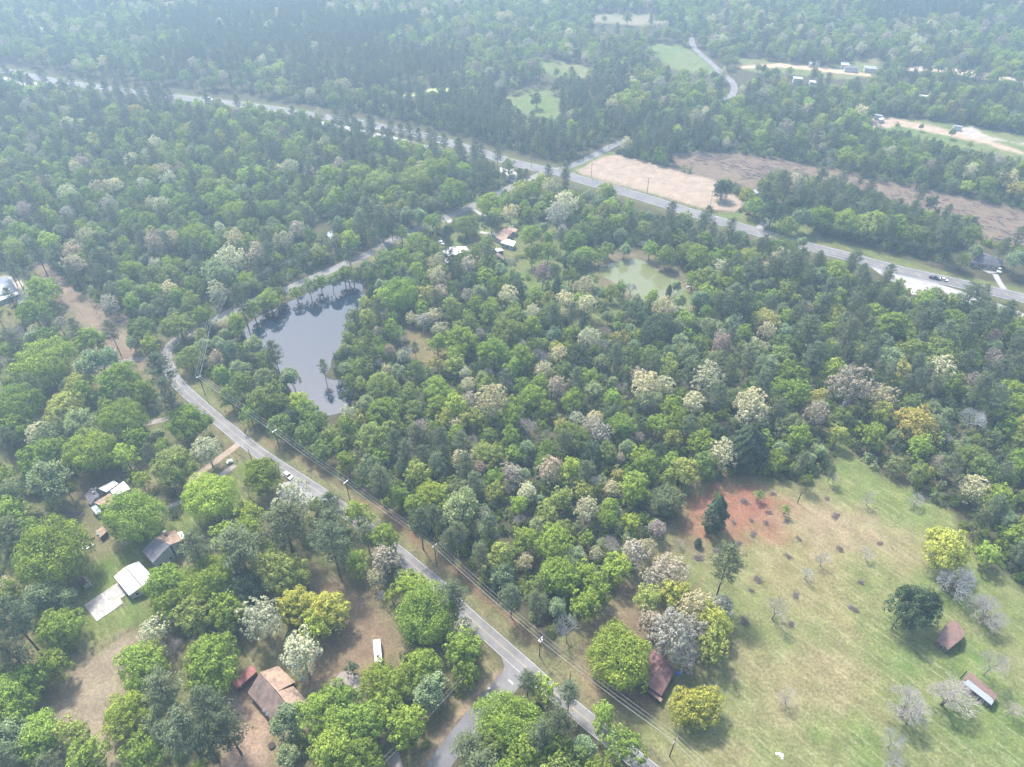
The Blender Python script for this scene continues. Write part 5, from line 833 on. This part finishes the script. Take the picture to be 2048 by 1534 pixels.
# camper
X, Y = W(757, 1309); a, b_ = W(757, 1309), W(755, 1285); r_ = empty('camper', (X, Y, 0), math.atan2(b_[1] - a[1], b_[0] - a[0])); tag(r_, 'long white camper trailer parked on the brown grass', 'camper')
g = MB(); pr = [(-4.2, .5), (-4.2, 2.9), (3.9, 2.95), (4.2, 2.5), (4.2, .5)]; g.v = [(x, s * 1.2, z) for s in (-1, 1) for x, z in pr]; g.f = [(0, 1, 2, 3, 4), (9, 8, 7, 6, 5)] + [(i, 5 + i, 5 + (i + 1) % 5, (i + 1) % 5) for i in range(5)]; g.build('body', M_WHITE, r_)
for x in (-2.6, -.2, 2.4): MB().box(x, x + .7, -.35, .35, 2.97, 3.2).build('roof_vent', M_WHITE if x != -2.6 else M_CREO, r_)
for x in (-2.4, .2, 2.2):
    for s in (-1, 1): MB().box(x - .4, x + .4, s * 1.2 - .03, s * 1.2 + .03, 1.5, 2.1).build('window', M_GLASS, r_)
for x in (-.9, -.05):
    for s in (-1, 1): MB().tube((x, s * 1.02, .38), (x, s * 1.22, .38), .38, .38, 12).build('wheel', M_RUBBER, r_)
MB().box(-5.3, -4.2, -.06, .06, .5, .62).tube((-5.2, 0, .0), (-5.2, 0, .6), .05).build('hitch', M_CREO, r_)
# small things in the yards
X, Y = W(460, 926); r_ = empty('utility_cart', (X, Y, 0), .5); tag(r_, 'small white utility cart inside the roadside enclosure', 'cart')
MB().box(-1.2, 1.2, -.75, .75, .4, .95).build('body', M_WHITE, r_); MB().box(-.7, .9, -.65, .65, 1.55, 1.65).build('roof', M_WHITE, r_)
for sx in (-1, 1):
    for sy in (-1, 1): MB().tube((sx * .8, sy * .62, .28), (sx * .8, sy * .82, .28), .28, .28, 10).build('wheel', M_RUBBER, r_); MB().tube((sx * .7 + .1, sy * .6, .96), (sx * .7 + .1, sy * .6, 1.55), .03).build('post', M_CREO, r_)
def single(name, mb, mat, px, z, label, cat, rz=0.0, group=None):
    X, Y = W(*px); return tag(mb.build(name, mat, None, (X, Y, z), rz), label, cat, group)
single('stock_tank', MB().tube((0, 0, 0), (0, 0, .6), 1.0, 1.05, 16), M_CREO, (544, 1492), .02, 'dark round stock tank on the bare brown yard', 'tank')
single('grill', MB().tube((0, 0, .5), (0, 0, 1.0), .5, .4, 10).box(-.6, .6, -.3, .3, 1.003, 1.1).tube((0, 0, 0), (0, 0, .5), .08), P_SILVER, (633, 1502), .02, 'small blue-white grill under the huge lime oak', 'grill', .4)
single('tarp', MB().box(-.9, .9, -.6, .6, 0, .3).box(-.5, .6, -.4, .5, .303, .5), surf('blue_tarp', (.05, .18, .5), .6, .2, 1), (1357, 1347), .02, 'bright blue tarp bundle beside the maroon cottage', 'tarp', .3)
single('scrap_panel', MB().box(-1.2, .3, -.3, .4, .05, .12).box(-.2, 1.0, -.8, .1, .125, .2).box(.1, .7, -1.5, -.7, .05, .13), M_WHITE, (1559, 1508), .02, 'bright white bent scrap panels in the meadow bottom', 'scrap')
single('mailbox', MB().tube((0, 0, 0), (0, 0, 1.1), .05).box(-.4, .4, -.3, .3, 1.103, 1.6), M_WHITE, (978, 1381), .02, 'white mailbox at the edge of the side road', 'mailbox')
single('road_sign', MB().tube((0, 0, 0), (0, 0, 2.2), .05).box(-.45, .45, .055, .09, 1.4, 2.3), surf('yellow_sign', (.75, .45, .05), .5, .1, 1), (453, 829), .02, 'small yellow road sign on the verge below the bend', 'sign', .6)
single('boat_hull', MB().tube((-1.6, 0, .35), (0, 0, .35), .1, .5, 8).tube((0, 0, .35), (1.6, 0, .35), .5, .1, 8), M_WHITE, (1376, 575), .02, 'small white boat on the bank of the green pond', 'boat', .5)
cols = [surf('junk_%s' % n_, c, .6, .2, 1) for n_, c in (('yellow', (.6, .4, .05)), ('red', (.5, .08, .05)), ('teal', (.1, .4, .35)), ('pale', (.6, .6, .6)), ('black', (.03, .03, .03)))]
for i in range(16):
    x, y = rnd.uniform(166, 200), 0; y = 1092 - (x - 166) * .75 + rnd.uniform(-8, 3); s_ = rnd.uniform(.25, .7); k = i % 5
    g = MB().box(-s_, s_, -s_ * .5, s_ * .5, 0, s_ * .7).box(-s_ * .5, s_ * .3, -s_ * .4, s_ * .4, s_ * .703, s_ * 1.1)
    single('junk_box', g, cols[k], (x, y), .02, ['yellow', 'red', 'teal', 'pale grey', 'black'][k] + ' junk box in the heap below the old house', 'junk', rnd.uniform(0, 3), 'junk boxes of the heap by the old house')
for i in range(6):
    x = 164 + i * 3.2; g = MB().box(-1.6, 1.6, -.12, .12, 0, .15).box(-1.4, 1.5, .15, .35, .0, .12); single('board', g, M_WHITE, (x, 1088 + (i % 3) * 3), .03, 'white scrap boards lying at the edge of the junk heap', 'board', rnd.uniform(.4, 1.2), 'white boards by the junk heap')

# ---------------------------------------------------------------- fences
def fence(name, px, label, h=1.3, step=3.0, mat=M_CREO, rail=True, mesh_col=None, r=.06):
    P = [np.array(W(*p)) for p in px]; r_ = empty(name, (P[0][0], P[0][1], 0)); tag(r_, label, 'fence'); n_ = 0; g = MB()
    for a, b_ in zip(P[:-1], P[1:]):
        d = np.linalg.norm(b_ - a); k = max(1, int(d / step))
        for i in range(k):
            c = a + (b_ - a) * i / k - P[0]
            if n_ < 98: MB().tube((c[0], c[1], -.1), (c[0], c[1], h), r, r, 5).build('post', mat, r_); n_ += 1
        for z in ((h * .95, h * .55) if rail else (h * .95,)): g.tube((*(a - P[0]), z), (*(b_ - P[0]), z), .03, .03, 4)
    g.build('rail', mesh_col or mat, r_)
fence('lot_fence', [(1153, 347), (1160, 352), (1184, 361), (1292, 389), (1416, 422), (1450, 426)], 'thin post and wire fence along the near edge of the sand lot', 1.5, 4.5, M_CREO, r=.08)
fence('yard_fence', [(186, 1308), (205, 1292), (230, 1276), (257, 1257), (285, 1236)], 'grey wire yard fence between the lawn and the rocky yard', 1.3, 3.0, bpy.data.materials['weathered_wood'])
fence('enclosure_fence', [(471, 906), (489, 918), (461, 930), (430, 947), (380, 979), (345, 1003)], 'low dark wire fence from the roadside enclosure along the lane', 1.2, 3.0)
fence('verge_fence', [(1120, 1318), (1106, 1337), (1139, 1363), (1210, 1420), (1270, 1475), (1340, 1540)], 'low weathered fence along the verge opposite the lower road', 1.1, 4.0, bpy.data.materials['weathered_wood'])
fence('lane_fence', [(1772, 222), (1830, 230), (1880, 240), (1940, 254)], 'dark board fence line behind the far dirt lane', 2.0, 8.0)
# ---------------------------------------------------------------- brush piles, logs
def brush(seed, n_=60, r=1.2, h=.8):
    g = MB(); q = random.Random(seed)
    for i in range(n_):
        a, rr = q.uniform(0, 6.28), r * q.random() ** .5; x, y = math.cos(a) * rr, math.sin(a) * rr; z = h * (1 - (rr / r) ** 2) * q.uniform(.1, 1); b_ = q.uniform(0, 3.14); l = q.uniform(.5, 1.1)
        g.tube((x - math.cos(b_) * l, y - math.sin(b_) * l, z + q.uniform(-.15, .05)), (x + math.cos(b_) * l, y + math.sin(b_) * l, z + q.uniform(0, .35)), q.uniform(.03, .07), .02, 4)
    return g
M_BRUSH = surf('dead_brush', (.17, .14, .135), .95, .4, 2)
bm_ = []
for s_ in range(4):
    g = brush(s_); me = bpy.data.meshes.new('brush_pile'); me.from_pydata(g.v, [], g.f); me.materials.append(M_BRUSH); bm_.append(me)
PX = [(775, 425), (975, 513), (685, 595), (828, 577), (950, 598), (1117, 590), (843, 693), (728, 765), (550, 823), (403, 885), (1218, 730), (1125, 870), (882, 1060), (832, 1155), (1190, 1192), (773, 1403), (1155, 1425), (1450, 400), (1517, 540), (1880, 765), (1553, 812), (1730, 1087), (1665, 1303), (1008, 360), (700, 900)]
PLACE = ['highest on the red soil', 'right side of the red soil', 'left centre of the red soil beside the cedar', 'centre of the red soil', 'right of centre on the red soil', 'below the small sapling at the red soil edge', 'at the lower edge of the red soil', 'just below the red soil, under the cedar', 'above the lone tall pine', 'left of the lone tall pine', 'in the grass right of the red soil', 'upper of the central meadow pair', 'right of the lone pine, upper of two', 'right of the lone pine, lower of two', 'below the second small bare tree', 'beside the yellow oaks at the meadow edge',
         'left of the large dark oak, lowest', 'farthest up the meadow', 'upper meadow, below the farthest one', 'long one between the bare trees and the yellow tree', 'small one in the middle of the meadow', 'above the dark meadow oak', 'below the middle bare tree, left of the dark oak', 'half hidden by seedlings on the red soil rim', 'behind the crown of the lone pine']
for i, (x, y) in enumerate(PX):
    X, Y = W(1300 + x / 4.09, 900 + y / 4.09); o = link('brush_pile', bm_[i % 4], None, (X, Y, 0), rnd.uniform(0, 3)); s_ = rnd.uniform(.75, 1.25); o.scale = (s_ * 1.25, s_ * .85, s_); tag(o, 'grey brush pile ' + PLACE[i], 'brush pile', 'brush piles on the meadow')
# felled timber of the clearings: nobody could count it
g = MB(); q = random.Random(5); LT = []
def logs(poly, n_, dense=1.0, lmin=2, lmax=9):
    P = WL(poly); xs = [p[0] for p in P]; ys = [p[1] for p in P]; k = 0
    X = rng.uniform(min(xs), max(xs), n_ * 6); Y = rng.uniform(min(ys), max(ys), n_ * 6); ok = inpoly(X, Y, P) & (clump(X, Y, .09, 1.) + rng.uniform(-.5, .5, X.size) > .05)
    for x, y in zip(X[ok][:n_], Y[ok][:n_]): LT.append((x, y, q.uniform(0, 6.28) if q.random() < .6 else q.gauss(2.6, .3), q.uniform(lmin, lmax), q.uniform(.05, .22)))
logs(cut, 1500); logs([(60, 500), (95, 510), (130, 560), (120, 575), (80, 548)], 300, 1, 1.5, 6); logs([(180, 590), (262, 640), (300, 655), (290, 668), (225, 640), (175, 608)], 160, 1, 1.5, 5); logs([(300, 640), (330, 625), (385, 612), (385, 625), (335, 645), (310, 655)], 160, 1, 1.5, 4); logs(wedge, 120, 1, 1, 4)
logs([(60, 1040), (150, 1010), (170, 1030), (110, 1065)], 120, 1, 1, 3)
for x, y, a, l, r in LT: g.tube((x - math.cos(a) * l / 2, y - math.sin(a) * l / 2, r + q.uniform(0, .4)), (x + math.cos(a) * l / 2, y + math.sin(a) * l / 2, r + q.uniform(0, .9)), r, r * .5, 4)
tag(g.build('felled_timber', M_BRUSH), 'grey felled logs and branches strewn over the cleared ground', kind='stuff')
# ---------------------------------------------------------------- haze
def haze():
    me = bpy.data.meshes.new('haze'); x, y0, y1, z0, z1 = 5510, -1510, 6010, -1.0, 240
    V = [(a, b_, c) for a in (-x, x) for b_ in (y0, y1) for c in (z0, z1)]
    me.from_pydata(V, [], [(0, 1, 3, 2), (4, 6, 7, 5), (0, 4, 5, 1), (2, 3, 7, 6), (0, 2, 6, 4), (1, 5, 7, 3)]); m = bpy.data.materials.new('haze'); m.use_nodes = True
    t = m.node_tree; t.nodes.remove(t.nodes['Principled BSDF']); v = t.nodes.new('ShaderNodeVolumePrincipled')
    v.inputs['Color'].default_value = (.52, .76, 1.0, 1); v.inputs['Density'].default_value = .00052; v.inputs['Anisotropy'].default_value = .35
    t.links.new(v.outputs[0], t.nodes['Material Output'].inputs['Volume']); me.materials.append(m); tag(link('haze', me), 'pale blue haze veiling the far woods', kind='stuff')
haze()
